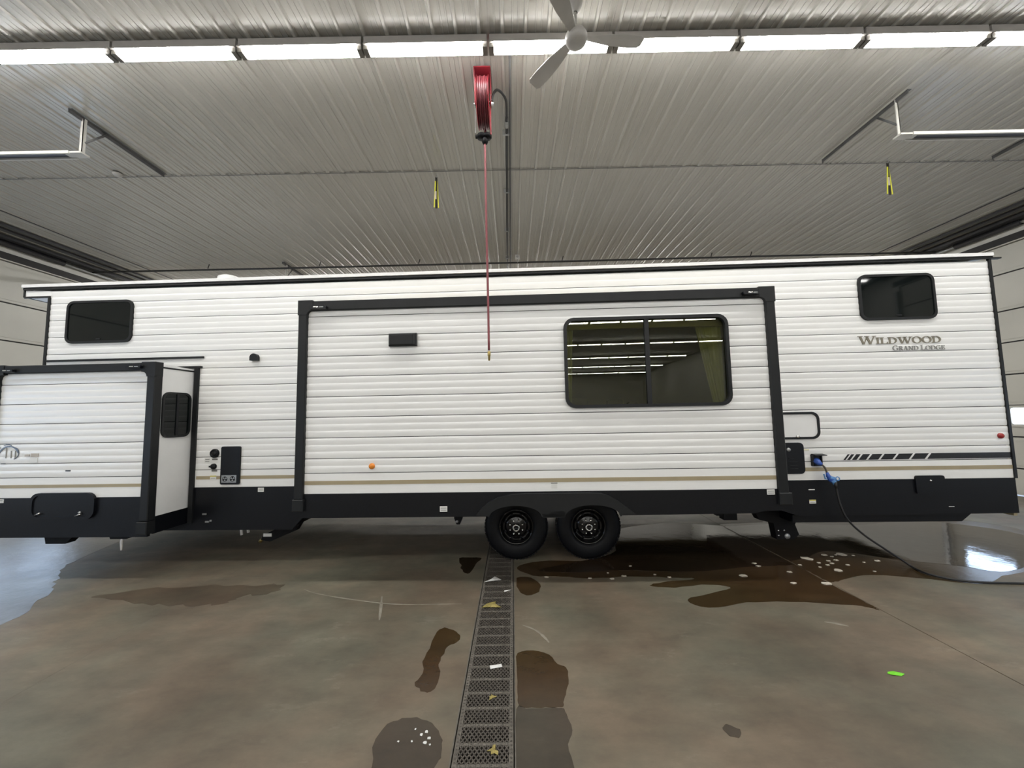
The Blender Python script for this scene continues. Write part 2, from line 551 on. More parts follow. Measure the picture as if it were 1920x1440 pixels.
# ------------------------------------------------------------------ strip lights
hous = MB().box(-0.585, 0.585, -0.066, 0.066, 0.042, 0.054).box(-0.585, 0.585, -0.045, 0.045, 0.054, 0.14).mesh('housing', 'fixture')
lm = MB()
prof = [(0.066 * math.cos(a), 0.037 * math.sin(a) * -1 + 0.042) for a in [i * PI / 10 for i in range(11)]]
nn = len(prof)
lm.add([(-0.540, a, b) for a, b in prof] + [(0.540, a, b) for a, b in prof],
       [(i, i + 1, nn + i + 1, nn + i) for i in range(nn - 1)] + [tuple(range(nn)), tuple(range(2 * nn - 1, nn - 1, -1)), (0, nn, 2 * nn - 1, nn - 1)], False)
lensm = lm.mesh('lens', 'lens')
capm = MB().box(-0.022, 0.022, -0.045, 0.045, 0.004, 0.043).mesh('end_cap', 'endcap')
ORD = ['first', 'second', 'third', 'fourth', 'fifth', 'sixth', 'seventh', 'eighth', 'ninth', 'tenth', 'eleventh']
LX = [0.43 + 1.195 * k for k in range(-8, 8)]
ROWS = [3.42, -1.6, -6.6, -11.4, -16.2, -20.9, -25.6, 10.35, 15.2, 20.0]
for ri, yy in enumerate(ROWS):
    vis = 0
    for xx in LX:
        if abs(xx) > 9.2:
            continue
        t = obj('strip_light', None, None, (xx, yy, 5.24))
        obj('housing', hous, t)
        obj('lens', lensm, t)
        if ri == 0:
            c = obj('end_cap', capm, t)
            c.location = (-0.567, 0, 0)
            c = obj('end_cap', capm, t)
            c.location = (0.567, 0, 0)
        if ri == 0 and -5.1 < xx < 5.4:
            tag(t, '%s lit strip light from the left edge in the bright ceiling row' % ORD[vis], 'light', 'ceiling strip lights in the bright row')
            vis += 1
        elif ri == 0:
            tag(t, 'lit strip light in the front row %s the picture' % ('left of' if xx < 0 else 'right of'), 'light', 'front row strip lights at the %s end' % ('left' if xx < 0 else 'right'))
        elif ri < 7:
            tag(t, 'lit strip light of the ceiling rows mirrored in the large trailer window', 'light', 'ceiling strip lights behind the camera')
        else:
            tag(t, 'lit strip light of the ceiling rows hidden behind the trailer', 'light', 'ceiling strip lights behind the trailer')

# ================================================================== THE TRAILER
TR = thing('travel_trailer', 'long white travel trailer with horizontal siding, black trim and extended slide-outs', 'trailer', (0, 4.75, 0), R(-2.2))

def siding(parent, x0, x1, zt, zb, y, holes=(), **kw):
    """panel cut where an opening takes out its whole height: each length is a piece of its own"""
    full = sorted(h for h in holes if h[2] <= zb + 0.004 and h[3] >= zt - 0.004)
    part = [h for h in holes if h not in full]
    a = x0
    for h in full:
        if h[0] - a > 0.25:
            siding_piece(parent, a, h[0], zt, zb, y, part, **kw)
        a = h[1]
    siding_piece(parent, a, x1, zt, zb, y, part, **kw)
def siding_piece(parent, x0, x1, zt, zb, y, holes=(), lobe=0.0755, A=0.0042, name='siding_panel'):
    """one horizontal aluminium panel: concave flutes, recessed lips at both seams"""
    zt2, zb2 = zt - 0.004, zb + 0.004
    rows = [(zt2, 0.013)]
    nl = max(1, round((zt - zb) / lobe))
    h = (zt2 - zb2) / nl
    for k in range(nl):
        for t, q in ((0.0, 0.9), (0.10, 0.42), (0.22, 0.10), (0.36, 0.0), (0.55, 0.14), (0.78, 0.50), (1.0, 1.0)):
            rows.append((zt2 - h * (k + t), A * q))
    rows += [(zb2, 0.013)]
    xs = [x0, x1]
    for hx0, hx1, hz0, hz1 in holes:
        if hz1 > zb and hz0 < zt:
            for q in (hx0, hx1):
                if x0 < q < x1:
                    xs.append(q)
            if zb < hz0 < zt:
                rows.append((hz0, None))
            if zb < hz1 < zt:
                rows.append((hz1, None))
    xs = sorted(set(xs))
    # keep the profile order, insert split rows at the right height
    base = [r for r in rows if r[1] is not None]
    for zz in [r[0] for r in rows if r[1] is None]:
        for i in range(len(base) - 1):
            if base[i][0] > zz > base[i + 1][0]:
                f = (base[i][0] - zz) / (base[i][0] - base[i + 1][0])
                base.insert(i + 1, (zz, base[i][1] * (1 - f) + base[i + 1][1] * f))
                break
    vs, fs = [], []
    nx = len(xs)
    for z, q in base:
        for xx in xs:
            vs.append((xx, y + q, z))
    for i in range(len(base) - 1):
        for j in range(nx - 1):
            mx, mz = (xs[j] + xs[j + 1]) / 2, (base[i][0] + base[i + 1][0]) / 2
            if any(a < mx < b and c < mz < d for a, b, c, d in holes):
                continue
            fs.append((i * nx + j, (i + 1) * nx + j, (i + 1) * nx + j + 1, i * nx + j + 1))
    mb = MB()
    mb.add(vs, fs, True)
    me = mb.mesh(name, 'siding')
    # keep the valleys between the lobes crisp
    sharp = set(i for i in range(1, len(base) - 1) if base[i][1] >= A * 0.89)
    for e in me.edges:
        a, b = e.vertices
        if a // nx == b // nx and a // nx in sharp:
            e.use_edge_sharp = True
    return obj(name, me, parent)

# ---- body shell (back, roof, floor, ends, boards behind the siding)
SLH = (-2.28, 2.78, 0.98, 3.02)        # opening of the big slide in the body side
shell = MB()
shell.box(-6.10, 5.80, 2.42, 2.46, 0.5, 3.52)
shell.box(-6.10, -6.06, 0.02, 2.42, 0.5, 3.52)
shell.box(5.76, 5.80, 0.02, 2.42, 0.5, 3.52)
shell.box(-6.06, 5.76, 0.02, 2.42, 0.82, 0.90)
shell.build('body_shell', 'interior', TR)
for q in ((-6.06, SLH[0], 0.90, 3.52), (SLH[1], 5.76, 0.90, 3.52), (SLH[0], SLH[1], SLH[3], 3.52), (SLH[0], SLH[1], 0.90, SLH[2])):
    B(q[0], q[1], 0.014, 0.03, q[2], q[3]).build('backing_board', 'backing', TR)
for a, b, c in ((5.80, 5.812, 'x'), (-6.112, -6.10, 'x')):
    B(a, b, 0.012, 2.46, 0.93, 3.52).build('end_panel', 'whitegel', TR)
seams = [3.52] + [3.343 - 0.2263 * k for k in range(10)] + [1.148]
for a, b in zip(seams[:-1], seams[1:]):
    lx = -6.10
    siding(TR, lx, 5.79, a, b, 0.0, holes=[SLH, (-5.9, -4.10, 0.5, 2.40)])
siding(TR, -6.10, 5.79, 1.148, 0.929, 0.0, holes=[SLH, (-5.9, -4.10, 0.5, 2.40)], lobe=0.3, A=0.001)
# front cap overhang at the loft
mb = MB().prism([(-6.46, 3.445), (-6.10, 3.425), (-6.10, 3.52), (-6.46, 3.535)], 0.0, 2.46)
mb.build('loft_overhang', 'siding', TR)
mb = B(-6.475, -6.455, -0.012, 2.46, 3.44, 3.56).box(-6.46, -6.10, -0.012, 0.0, 3.425, 3.450)
mb.build('overhang_trim', 'blacktrim', TR)
# roof and its rails
B(-6.48, 5.83, -0.034, 2.475, 3.567, 3.607).build('roof', 'whitegel', TR)
B(-6.47, 5.83, -0.022, 0.0, 3.535, 3.567).build('roof_rail', 'blacktrim', TR)
B(5.83, 5.93, -0.02, 0.02, 3.536, 3.552).build('gutter_spout', 'blacktrim', TR)
B(-6.125, -6.095, -0.014, 0.012, 0.93, 3.425).build('corner_trim', 'blacktrim', TR)
B(5.785, 5.815, -0.014, 0.012, 0.93, 3.54).build('corner_trim', 'blacktrim', TR)
MB().lathe([(0.0, 0.102), (0.10, 0.100), (0.135, 0.082), (0.14, 0.0)], (-3.80, 0.17, 3.597), 'z', 24).build('roof_vent', 'whitegel', TR)
# black skirt of the body
sk = MB()
sk.prism([(-6.09, 0.41), (-2.74, 0.41), (-2.55, 0.62), (-2.30, 0.62), (-2.30, 0.929), (-6.09, 0.929)], 0.0, 0.02)
sk.build('skirt', 'blackskirt', TR)
MB().prism([(2.80, 0.62), (3.10, 0.60), (3.35, 0.515), (5.80, 0.535), (5.80, 0.929), (2.80, 0.929)], 0.0, 0.02).build('skirt', 'blackskirt', TR)
MB().prism([(3.30, 0.43), (5.22, 0.43), (5.33, 0.515), (3.30, 0.515)], 0.06, 2.38).build('underbelly', 'blackskirt', TR)
ub = MB()
ub.box(-6.05, -2.78, 0.03, 2.40, 0.42, 0.82)
ub.box(-2.78, 3.30, 0.40, 2.40, 0.60, 0.82)
ub.box(3.30, 5.78, 0.03, 2.40, 0.53, 0.82)
ub.build('underbelly', 'chassis', TR)
for yy in (0.50, 1.85):
    B(-5.9, 5.4, yy - 0.03, yy + 0.03, 0.50, 0.66).build('chassis_rail', 'chassis', TR)
for xx in (0.016, 0.897):
    MB().tube([(xx, 0.28, 0.375), (xx, 2.1, 0.375)], 0.045, 10).build('axle', 'chassis', TR)

# ---- decals on the body side
def strip(parent, x0, x1, z0, z1, y, m, name):
    return B(x0, x1, y - 0.0025, y + 0.0005, z0, z1).build(name, m, parent)
strip(TR, -3.99, -2.36, 1.030, 1.071, 0.0, 'gold', 'gold_stripe')
strip(TR, 2.85, 5.785, 1.036, 1.080, 0.0, 'gold', 'gold_stripe')
# black speed bar with slanted cuts
# widths grow to the right, as painted
bars = [(3.950, 3.972), (3.992, 4.025), (4.048, 4.098), (4.124, 4.205), (4.232, 4.345), (4.372, 4.505), (4.533, 4.690), (4.718, 4.870)]
for a, b in bars:
    MB().prism([(a - 0.055, 1.162), (b - 0.055, 1.162), (b, 1.227), (a, 1.227)], -0.003, 0.0003).build('speed_stripe', 'decalblack', TR)
MB().prism([(4.900 - 0.055, 1.162), (5.785, 1.162), (5.785, 1.227), (4.900, 1.227)], -0.003, 0.0003).build('speed_stripe', 'decalblack', TR)

# ---- lettering: serif capitals drawn as outlines
def arcpts(cx, cz, rx, rz, a0, a1, n):
    return [(cx + rx * math.cos(R(a0 + (a1 - a0) * i / n)), cz + rz * math.sin(R(a0 + (a1 - a0) * i / n))) for i in range(n + 1)]
def glyph(ch):
    """list of polygons in a box of height 1, and the advance"""
    P = []
    def q(x0, z0, x1, z1):
        P.append([(x0, z0), (x1, z0), (x1, z1), (x0, z1)])
    def diag(xt, xb, w):
        P.append([(xb, 0), (xb + w, 0), (xt + w, 1), (xt, 1)])
    def bowl(cx, cz, rx, rz, tx, tz, a0, a1, n=14):
        o = arcpts(cx, cz, rx, rz, a0, a1, n)
        i = arcpts(cx, cz, rx - tx, rz - tz, a0, a1, n)
        for k in range(n):
            P.append([o[k], o[k + 1], i[k + 1], i[k]])
    T, t, S = 0.20, 0.09, 0.075
    if ch == 'I':
        q(0.12, 0, 0.12 + T, 1); q(0, 0, 0.44, S); q(0, 1 - S, 0.44, 1)
        return P, 0.48
    if ch == 'L':
        q(0.12, 0, 0.12 + T, 1); q(0, 0, 0.80, S); q(0, 1 - S, 0.44, 1); P.append([(0.66, 0), (0.82, 0), (0.86, 0.30), (0.80, 0.30)])
        return P, 0.86
    if ch == 'D':
        q(0.12, 0, 0.12 + T, 1); q(0, 0, 0.50, S); q(0, 1 - S, 0.50, 1); bowl(0.46, 0.5, 0.56, 0.5, T, S, -90, 90)
        return P, 1.08
    if ch == 'O':
        bowl(0.54, 0.5, 0.54, 0.52, T, S, 0, 360, 28)
        return P, 1.10
    if ch == 'W':
        diag(0.12, 0.42, T); diag(0.84, 0.48, t); diag(0.72, 1.02, T); diag(1.46, 1.08, t)
        q(0, 1 - S, 0.46, 1); q(0.62, 1 - S, 1.06, 1); q(1.32, 1 - S, 1.68, 1)
        return P, 1.62
    if ch == 'G':
        bowl(0.54, 0.5, 0.54, 0.52, T, S, 40, 320, 24); q(0.80, 0.05, 0.80 + T * 0.8, 0.45); q(0.66, 0.40, 1.06, 0.40 + S)
        return P, 1.10
    if ch == 'R':
        q(0.12, 0, 0.12 + T, 1); q(0, 0, 0.44, S); q(0, 1 - S, 0.50, 1); bowl(0.44, 0.74, 0.36, 0.26, T, S, -90, 90); q(0.3, 0.48, 0.46, 0.48 + S)
        P.append([(0.70, 0), (0.98, 0), (0.62, 0.50), (0.40, 0.50)])
        return P, 0.96
    if ch == 'A':
        diag(0.44, 0.08, t); diag(0.42, 0.72, T); q(0.24, 0.30, 0.80, 0.30 + S); q(0, 0, 0.30, S); q(0.62, 0, 1.02, S)
        return P, 1.04
    if ch == 'N':
        q(0.14, 0, 0.14 + t, 1); q(0.86, 0, 0.86 + t, 1); P.append([(0.76, 0), (0.95, 0), (0.34, 1), (0.12, 1)]); q(0, 0, 0.36, S); q(0, 1 - S, 0.3, 1); q(0.72, 1 - S, 1.08, 1)
        return P, 1.10
    if ch == 'E':
        q(0.12, 0, 0.12 + T, 1); q(0, 0, 0.76, S); q(0, 1 - S, 0.74, 1); q(0.3, 0.47, 0.62, 0.47 + S); q(0.68, 0, 0.78, 0.26); q(0.66, 0.76, 0.74, 1); q(0.56, 0.36, 0.63, 0.66)
        return P, 0.82
    return P, 0.4
def word(text, x0, x1, z0, big, small, m, name, shear=0.0):
    adv = []
    for i, ch in enumerate(text):
        s = big if ch.isupper() else small
        adv.append(0 if ch == ' ' else glyph(ch.upper())[1] * s)
    tot = sum(adv) + big * 0.30 * text.count(' ')
    k = (x1 - x0) / tot
    x = x0
    for i, ch in enumerate(text):
        if ch == ' ':
            x += big * 0.30 * k
            continue
        s = big if ch.isupper() else small
        mb = MB()
        for poly in glyph(ch.upper())[0]:
            mb.prism([(x + a * s * k, z0 + b * s) for a, b in poly], -0.006, 0.002)
        mb.build(name, m, TR)
        x += adv[i] * k
word('Wildwood', 4.182, 5.150, 2.532, 0.100, 0.080, 'letter', 'letter')
word('Grand Lodge', 4.577, 5.181, 2.449, 0.060, 0.050, 'letter2', 'letter')

# ---- small windows of the body side
def dark_window(parent, x0, x1, z0, z1, y, r, label, ax='xz', latch=True):
    w = MB().ring(rrect(x0, x1, z0, z1, r), rrect(x0 + 0.028, x1 - 0.028, z0 + 0.028, z1 - 0.028, r * 0.75), y - 0.022, y + 0.008, ax).build('window', 'blacktrim', parent)
    w['label'] = label
    MB().prism(rrect(x0 + 0.026, x1 - 0.026, z0 + 0.026, z1 - 0.026, r * 0.75), y - 0.012, y + 0.004, ax).build('pane', 'darkglass', w)
    if latch:
        mx = (x0 + x1) / 2
        B(mx - 0.03, mx + 0.03, y - 0.02, y - 0.012, z0 + 0.045, z0 + 0.06).build('latch', 'blacktrim', w)
    return w
dark_window(TR, -5.845, -4.940, 2.802, 3.366, 0.0, 0.09, 'small dark tinted window at the loft end')
dark_window(TR, 4.236, 5.126, 2.823, 3.385, 0.0, 0.09, 'small dark tinted window above the lettering')

# ---- drip rail, dome vent, service panel and inlets at the front end
B(-6.085, -3.958, -0.016, 0.0, 2.565, 2.590).build('drip_rail', 'blacktrim', TR)
v = MB()
dome = [(-3.325, 2.515), (-3.225, 2.515)] + arcpts(-3.275, 2.555, 0.05, 0.048, 0, 180, 10)
v.prism(dome, -0.05, 0.0)
v.build('dome_vent', 'blacktrim', TR)
wh = MB().prism(rrect(-3.664, -3.418, 0.967, 1.436, 0.02), -0.022, 0.0).build('service_door', 'blackskirt', TR)
B(-3.645, -3.550, -0.0245, -0.0215, 0.990, 1.082).build('sticker', 'galv', wh)
B(-3.548, -3.455, -0.0245, -0.0215, 0.990, 1.082).build('sticker', 'galv', wh)
for (cx, r) in ((-3.600, 0.026), (-3.502, 0.028)):
    mb = MB()
    mb.ring(arcpts(cx, 1.036, r + 0.006, r + 0.006, 0, 360, 20)[:-1], arcpts(cx, 1.036, r, r, 0, 360, 20)[:-1], -0.0265, -0.0245)
    for k in range(3):
        a = 90 + 120 * k
        mb.prism([(cx + 0.006 * math.cos(R(a - 40)), 1.036 + 0.006 * math.sin(R(a - 40)))] + arcpts(cx, 1.036, r, r, a - 26, a + 26, 5) + [(cx + 0.006 * math.cos(R(a + 40)), 1.036 + 0.006 * math.sin(R(a + 40)))], -0.0265, -0.0245)
    mb.build('fan_symbol', 'decalblack', wh)
inl = MB().lathe([(0.0, -0.020), (0.030, -0.020), (0.036, -0.028), (0.050, -0.028), (0.056, -0.018), (0.056, 0.0)], (-3.757, 0, 1.352), 'y', 28).build('cable_inlet', 'blackskirt', TR)
MB().lathe([(0.0, -0.028), (0.026, -0.028), (0.028, -0.02)], (-3.757, 0, 1.352), 'y', 20).build('cap', 'blacktrim', inl)
inl2 = MB().lathe([(0.0, -0.030), (0.026, -0.030), (0.034, -0.022), (0.036, 0.0)], (-3.765, 0, 1.190), 'y', 24).build('water_inlet', 'blackskirt', TR)
B(-3.815, -3.79, -0.025, 0.0, 1.180, 1.200).build('cap_tether', 'blackskirt', inl2)
for z in (1.277, 1.135):
    B(-3.793, -3.722, -0.003, 0.0, z - 0.009, z + 0.009).build('caption_plate', 'stickerink', TR)
def sticker(parent, x0, x1, z0, z1, y, m='sticker', lines=2, ink='stickerink', band=None):
    s = B(x0, x1, y - 0.003, y, z0, z1).build('sticker', m, parent)
    h = z1 - z0
    for i in range(lines):
        zc = z0 + h * (0.30 + 0.36 * i)
        B(x0 + (x1 - x0) * 0.1, x1 - (x1 - x0) * 0.12, y - 0.0036, y - 0.0029, zc - h * 0.05, zc + h * 0.05).build('print_line', ink, s)
    if band:
        B(x0, x1, y - 0.0038, y - 0.0029, z1 - h * 0.28, z1).build('colour_band', band, s)
    return s
sticker(TR, -3.888, -3.818, 1.232, 1.300, 0.0)
sticker(TR, -3.806, -3.728, 1.029, 1.076, -0.003, lines=1, band='stickeryel')
sticker(TR, -3.187, -3.112, 0.870, 0.920, 0.0)

# ---- tail end: hatch, utility panel, outlet, lights
hatch = MB().ring(rrect(3.04, 3.645, 1.415, 1.735, 0.085), rrect(3.065, 3.620, 1.440, 1.708, 0.065), -0.022, 0.004).build('baggage_door', 'blacktrim', TR)
MB().prism(rrect(3.06, 3.625, 1.435, 1.713, 0.065), -0.010, 0.002).build('door_skin', 'whitegel', hatch)
MB().lathe([(0.0, -0.034), (0.016, -0.034), (0.018, -0.008)], (3.380, 0, 1.445), 'y', 14).build('latch', 'chrome', hatch)
up = MB().prism(rrect(3.02, 3.438, 1.010, 1.374, 0.05), -0.020, 0.002).build('utility_door', 'blackskirt', TR)
MB().lathe([(0.0, -0.034), (0.018, -0.034), (0.024, -0.018)], (3.262, 0, 1.293), 'y', 16).build('lock', 'galv', up)
for k in range(4):
    B(3.255, 3.255 + (0.06 if k == 0 else 0.10), -0.026, -0.019, 1.185 - k * 0.040, 1.193 - k * 0.040).build('louvre', 'fender', up)
sticker(TR, 3.44, 3.51, 1.270, 1.290, 0.0, lines=0, band='stickeryel')
ob = MB()
ob.box(3.520, 3.530, -0.045, 0.0, 1.100, 1.225).box(3.520, 3.635, -0.045, 0.0, 1.100, 1.110).box(3.520, 3.635, -0.012, 0.0, 1.100, 1.232).box(3.625, 3.635, -0.03, 0.0, 1.10, 1.225)
ob = ob.build('power_inlet', 'blackskirt', TR)
MB().prism([(0.0, 1.232), (-0.075, 1.222), (-0.075, 1.230), (0.0, 1.240)], 3.53, 3.66, axes='yz').build('flap_lid', 'blackskirt', ob)
MB().lathe([(0.0, -0.030), (0.020, -0.028), (0.032, -0.014), (0.033, 0.0)], (5.689, 0, 1.416), 'y', 20).build('marker_light', 'redlens', TR)
jc = MB().prism(rrect(4.676, 5.000, 0.765, 0.972, 0.025), -0.020, 0.0).build('jack_cover', 'blackskirt', TR)
MB().lathe([(0.0, -0.026), (0.010, -0.026), (0.012, -0.018)], (4.841, 0, 0.915), 'y', 12).build('lock', 'chrome', jc)
sticker(TR, 3.466, 3.541, 0.663, 0.707, 0.0, lines=1, band='stickeryel')
B(3.468, 3.538, -0.003, 0.0, 0.818, 0.828).build('sticker', 'sticker', TR)
B(5.03, 5.09, -0.003, 0.0, 0.612, 0.617).build('sticker', 'sticker', TR)

# ---- the big slide-out
SY = -0.60
X0, X1, Z0, Z1 = -2.345, 2.838, 0.700, 3.078
WIN = (0.593, 2.340, 1.822, 2.800)
hole = (WIN[0] + 0.03, WIN[1] - 0.03, WIN[2] + 0.03, WIN[3] - 0.03)
box = MB()
box.box(X0 + 0.05, X1 - 0.05, SY + 0.02, 0.012, 3.00, 3.05)
box.box(X0 + 0.05, X1 - 0.05, SY + 0.02, 0.012, 0.86, 0.93)
box.box(X0 + 0.05, X0 + 0.08, SY + 0.02, 0.012, 0.93, 3.00)
box.box(X1 - 0.08, X1 - 0.05, SY + 0.02, 0.012, 0.93, 3.00)
SL = box.build('slide_out', 'interior', TR)
for q in ((X0 + 0.08, hole[0], 0.93, 3.00), (hole[1], X1 - 0.08, 0.93, 3.00), (hole[0], hole[1], hole[3], 3.00), (hole[0], hole[1], 0.93, hole[2])):
    B(q[0], q[1], SY + 0.014, SY + 0.03, q[2], q[3]).build('backing_board', 'backing', SL)
SL['label'] = 'large middle slide-out with black frame and wide window'
ss = [2.975] + [2.901 - 0.225 * k for k in range(8)] + [1.171]
for a, b in zip(ss[:-1], ss[1:]):
    siding(SL, X0 + 0.08, X1 - 0.08, a, b, SY, holes=[hole])
siding(SL, X0 + 0.08, X1 - 0.08, 1.171, 0.950, SY, lobe=0.3, A=0.001)
strip(SL, X0 + 0.10, X1 - 0.10, 1.048, 1.090, SY, 'gold', 'gold_stripe')
# frame bars
FW = 0.098
MB().cbox(X0, X0 + FW, SY - 0.035, SY + 0.06, 0.90, 3.0, 0.008).build('frame_bar', 'blacktrim', SL)
MB().cbox(X1 - FW, X1, SY - 0.035, SY + 0.06, 0.90, 3.0, 0.008).build('frame_bar', 'blacktrim', SL)
MB().cbox(X0 + 0.1, X1 - 0.1, SY - 0.035, SY + 0.06, 2.965, 3.073, 0.008).build('frame_bar', 'blacktrim', SL)
# side flanges that lie back along the box
B(X0 + 0.03, X0 + 0.05, SY + 0.06, 0.0, 0.90, 3.05).build('side_skin', 'whitegel', SL)
B(X1 - 0.05, X1 - 0.03, SY + 0.06, 0.0, 0.90, 3.05).build('side_skin', 'whitegel', SL)
def corner(parent, cx, cz, sx, fw, y, size=0.165, r=0.055):
    """frame corner with a rounded inner edge; outer corner at (cx, cz), sx = +1 opens to the right"""
    pts = [(0, -size), (fw, -size)]
    ic = (fw + r, -(fw + 0.012) - r)
    pts = [(0, 0), (0, -size), (fw, -size), (fw, ic[1])]
    for i in range(1, 7):
        a = PI - i * PI / 2 / 6
        pts.append((ic[0] + r * math.cos(a), ic[1] + r * math.sin(a)))
    pts += [(size, -(fw + 0.012)), (size, 0)]
    pts = [(cx + sx * a, cz + b) for a, b in pts]
    return MB().prism(pts, y - 0.040, y + 0.06).build('frame_corner', 'blacktrim', parent)
corner(SL, X0 - 0.003, Z1 + 0.003, 1, FW + 0.003, SY)
corner(SL, X1 + 0.003, Z1 + 0.003, -1, FW + 0.003, SY)
MB().cbox(X0 - 0.012, X0 + FW + 0.012, SY - 0.045, SY + 0.06, 0.775, 0.900, 0.008).build('frame_foot', 'fender', SL)
MB().cbox(X1 - FW - 0.005, X1 + 0.025, SY - 0.045, SY + 0.06, 0.798, 0.920, 0.008).build('frame_foot', 'fender', SL)
def awning_light(parent, x0, x1, z, y):
    h = MB().prism(rrect(x0, x1, z - 0.020, z + 0.018, 0.016), y - 0.075, y - 0.03).build('end_light', 'blackskirt', parent)
    w = x1 - x0
    B(x0 + w * 0.28, x0 + w * 0.55, y - 0.078, y - 0.074, z - 0.005, z + 0.006).build('lens', 'chrome', h)
    B(x0 + w * 0.60, x0 + w * 0.85, y - 0.077, y - 0.074, z - 0.005, z + 0.003).build('lens', 'galv', h)
awning_light(SL, -2.205, -2.012, 2.992, SY)
awning_light(SL, 2.495, 2.665, 3.010, SY)
# skirt with wheel arches and the fender
WX1, WX2 = 0.035, 0.835
def arch(cx, r, rz, zbot, n=12):
    return [(cx + r * math.cos(PI - PI * i / n), zbot + rz * math.sin(PI * i / n)) for i in range(n + 1)]
pts = [(X0 + 0.06, Z0)] + arch(WX1, 0.27, 0.12, Z0) + arch(WX2, 0.29, 0.12, Z0) + [(2.50, Z0 + 0.01), (2.60, 0.735), (X1 - 0.03, 0.735), (X1 - 0.03, 0.952), (X0 + 0.06, 0.952)]
MB().prism(pts, SY - 0.006, SY + 0.02).build('slide_skirt', 'blackskirt', SL)
out = [(-0.375, 0.722), (-0.33, 0.785), (-0.25, 0.85), (-0.15, 0.900), (0.0, 0.934), (0.15, 0.940), (0.80, 0.941), (0.93, 0.936), (1.02, 0.905), (1.12, 0.845), (1.20, 0.785), (1.275, 0.718), (1.15, 0.722)]
low = arch(WX2, 0.285, 0.118, 0.70)[::-1] + arch(WX1, 0.275, 0.118, 0.70)[::-1] + [(-0.255, 0.715)]
MB().prism((out + low)[::-1], SY - 0.05, SY - 0.006).build('fender', 'fender', SL)
MB().prism([(0.32, 0.695), (0.55, 0.695), (0.55, 0.76), (0.32, 0.76)], SY - 0.05, SY - 0.006).build('fender_web', 'fender', SL)
sticker(SL, 2.631, 2.708, 0.897, 0.950, SY - 0.006)
sticker(SL, -0.767, -0.688, 0.755, 0.811, SY - 0.006)
tg = B(0.418, 0.480, SY - 0.004, SY, 0.983, 1.042).build('sticker', 'sticker', SL)
B(0.415, 0.483, SY - 0.006, SY - 0.003, 1.034, 1.043).build('print_line', 'stickerink', SL)
# vent hood and amber marker
vh = MB().cbox(-1.321, -1.013, SY - 0.05, SY, 2.539, 2.679, 0.012).build('range_vent', 'blacktrim', SL)
MB().cbox(-1.296, -1.050, SY - 0.056, SY - 0.045, 2.552, 2.660, 0.004).build('vent_flap', 'fender', SL)
MB().lathe([(0.0, SY - 0.030), (0.020, SY - 0.028), (0.031, SY - 0.014), (0.033, SY)], (-1.506, 0, 1.241), 'y', 20).build('marker_light', 'amber', SL)

# wide window of the slide
W = MB().ring(rrect(WIN[0], WIN[1], WIN[2], WIN[3], 0.11), rrect(WIN[0] + 0.034, WIN[1] - 0.034, WIN[2] + 0.034, WIN[3] - 0.034, 0.085), SY - 0.03, SY + 0.012).build('window', 'blacktrim', TR)
W['label'] = 'wide sliding window of the middle slide-out with olive curtains'
B(1.460, 1.505, SY - 0.022, SY + 0.02, WIN[2] + 0.031, WIN[3] - 0.031).build('mullion', 'blacktrim', W)
B(WIN[0] + 0.031, 1.46, SY - 0.006, SY - 0.001, WIN[2] + 0.031, WIN[3] - 0.031).build('pane', 'tint', W)
B(1.505, WIN[1] - 0.031, SY + 0.004, SY + 0.009, WIN[2] + 0.031, WIN[3] - 0.031).build('pane', 'tint', W)
def curtain(xt0, xt1, xb0, xb1, nm='curtain'):
    vs, fs = [], []
    n = 14
    for i in range(n + 1):
        t = i / n
        q = 0.02 * math.sin(t * 5 * PI)
        vs.append((xt0 + (xt1 - xt0) * t, SY + 0.10 + q, 2.78))
        vs.append((xb0 + (xb1 - xb0) * t, SY + 0.10 + q * 0.6, 1.84))
        vs.append((xt0 + (xt1 - xt0) * t, SY + 0.104 + q, 2.78))
        vs.append((xb0 + (xb1 - xb0) * t, SY + 0.104 + q * 0.6, 1.84))
    for i in range(n):
        a, b = 4 * i, 4 * i + 4
        fs += [(a, a + 1, b + 1, b), (a + 2, b + 2, b + 3, a + 3)]
    m_ = MB()
    m_.add(vs, fs, True)
    m_.build(nm, 'curtain', W)
curtain(0.62, 0.71, 0.62, 0.67)
curtain(2.03, 2.12, 2.20, 2.26)
curtain(2.12, 2.32, 2.27, 2.32)
B(0.62, 2.32, SY + 0.06, SY + 0.09, 2.69, 2.78).build('valance', 'interior', W)
MB().prism(rrect(0.63, 0.86, 1.70, 1.935, 0.05), SY + 0.16, SY + 0.24).build('seat_back', 'seatdark', W)
MB().prism(rrect(1.08, 1.24, 1.70, 1.915, 0.02), SY + 0.16, SY + 0.24).build('seat_back', 'seatdark', W)
MB().prism(rrect(1.30, 1.42, 1.70, 1.885, 0.04), SY + 0.2, SY + 0.26).build('seat_back', 'seatdark', W)

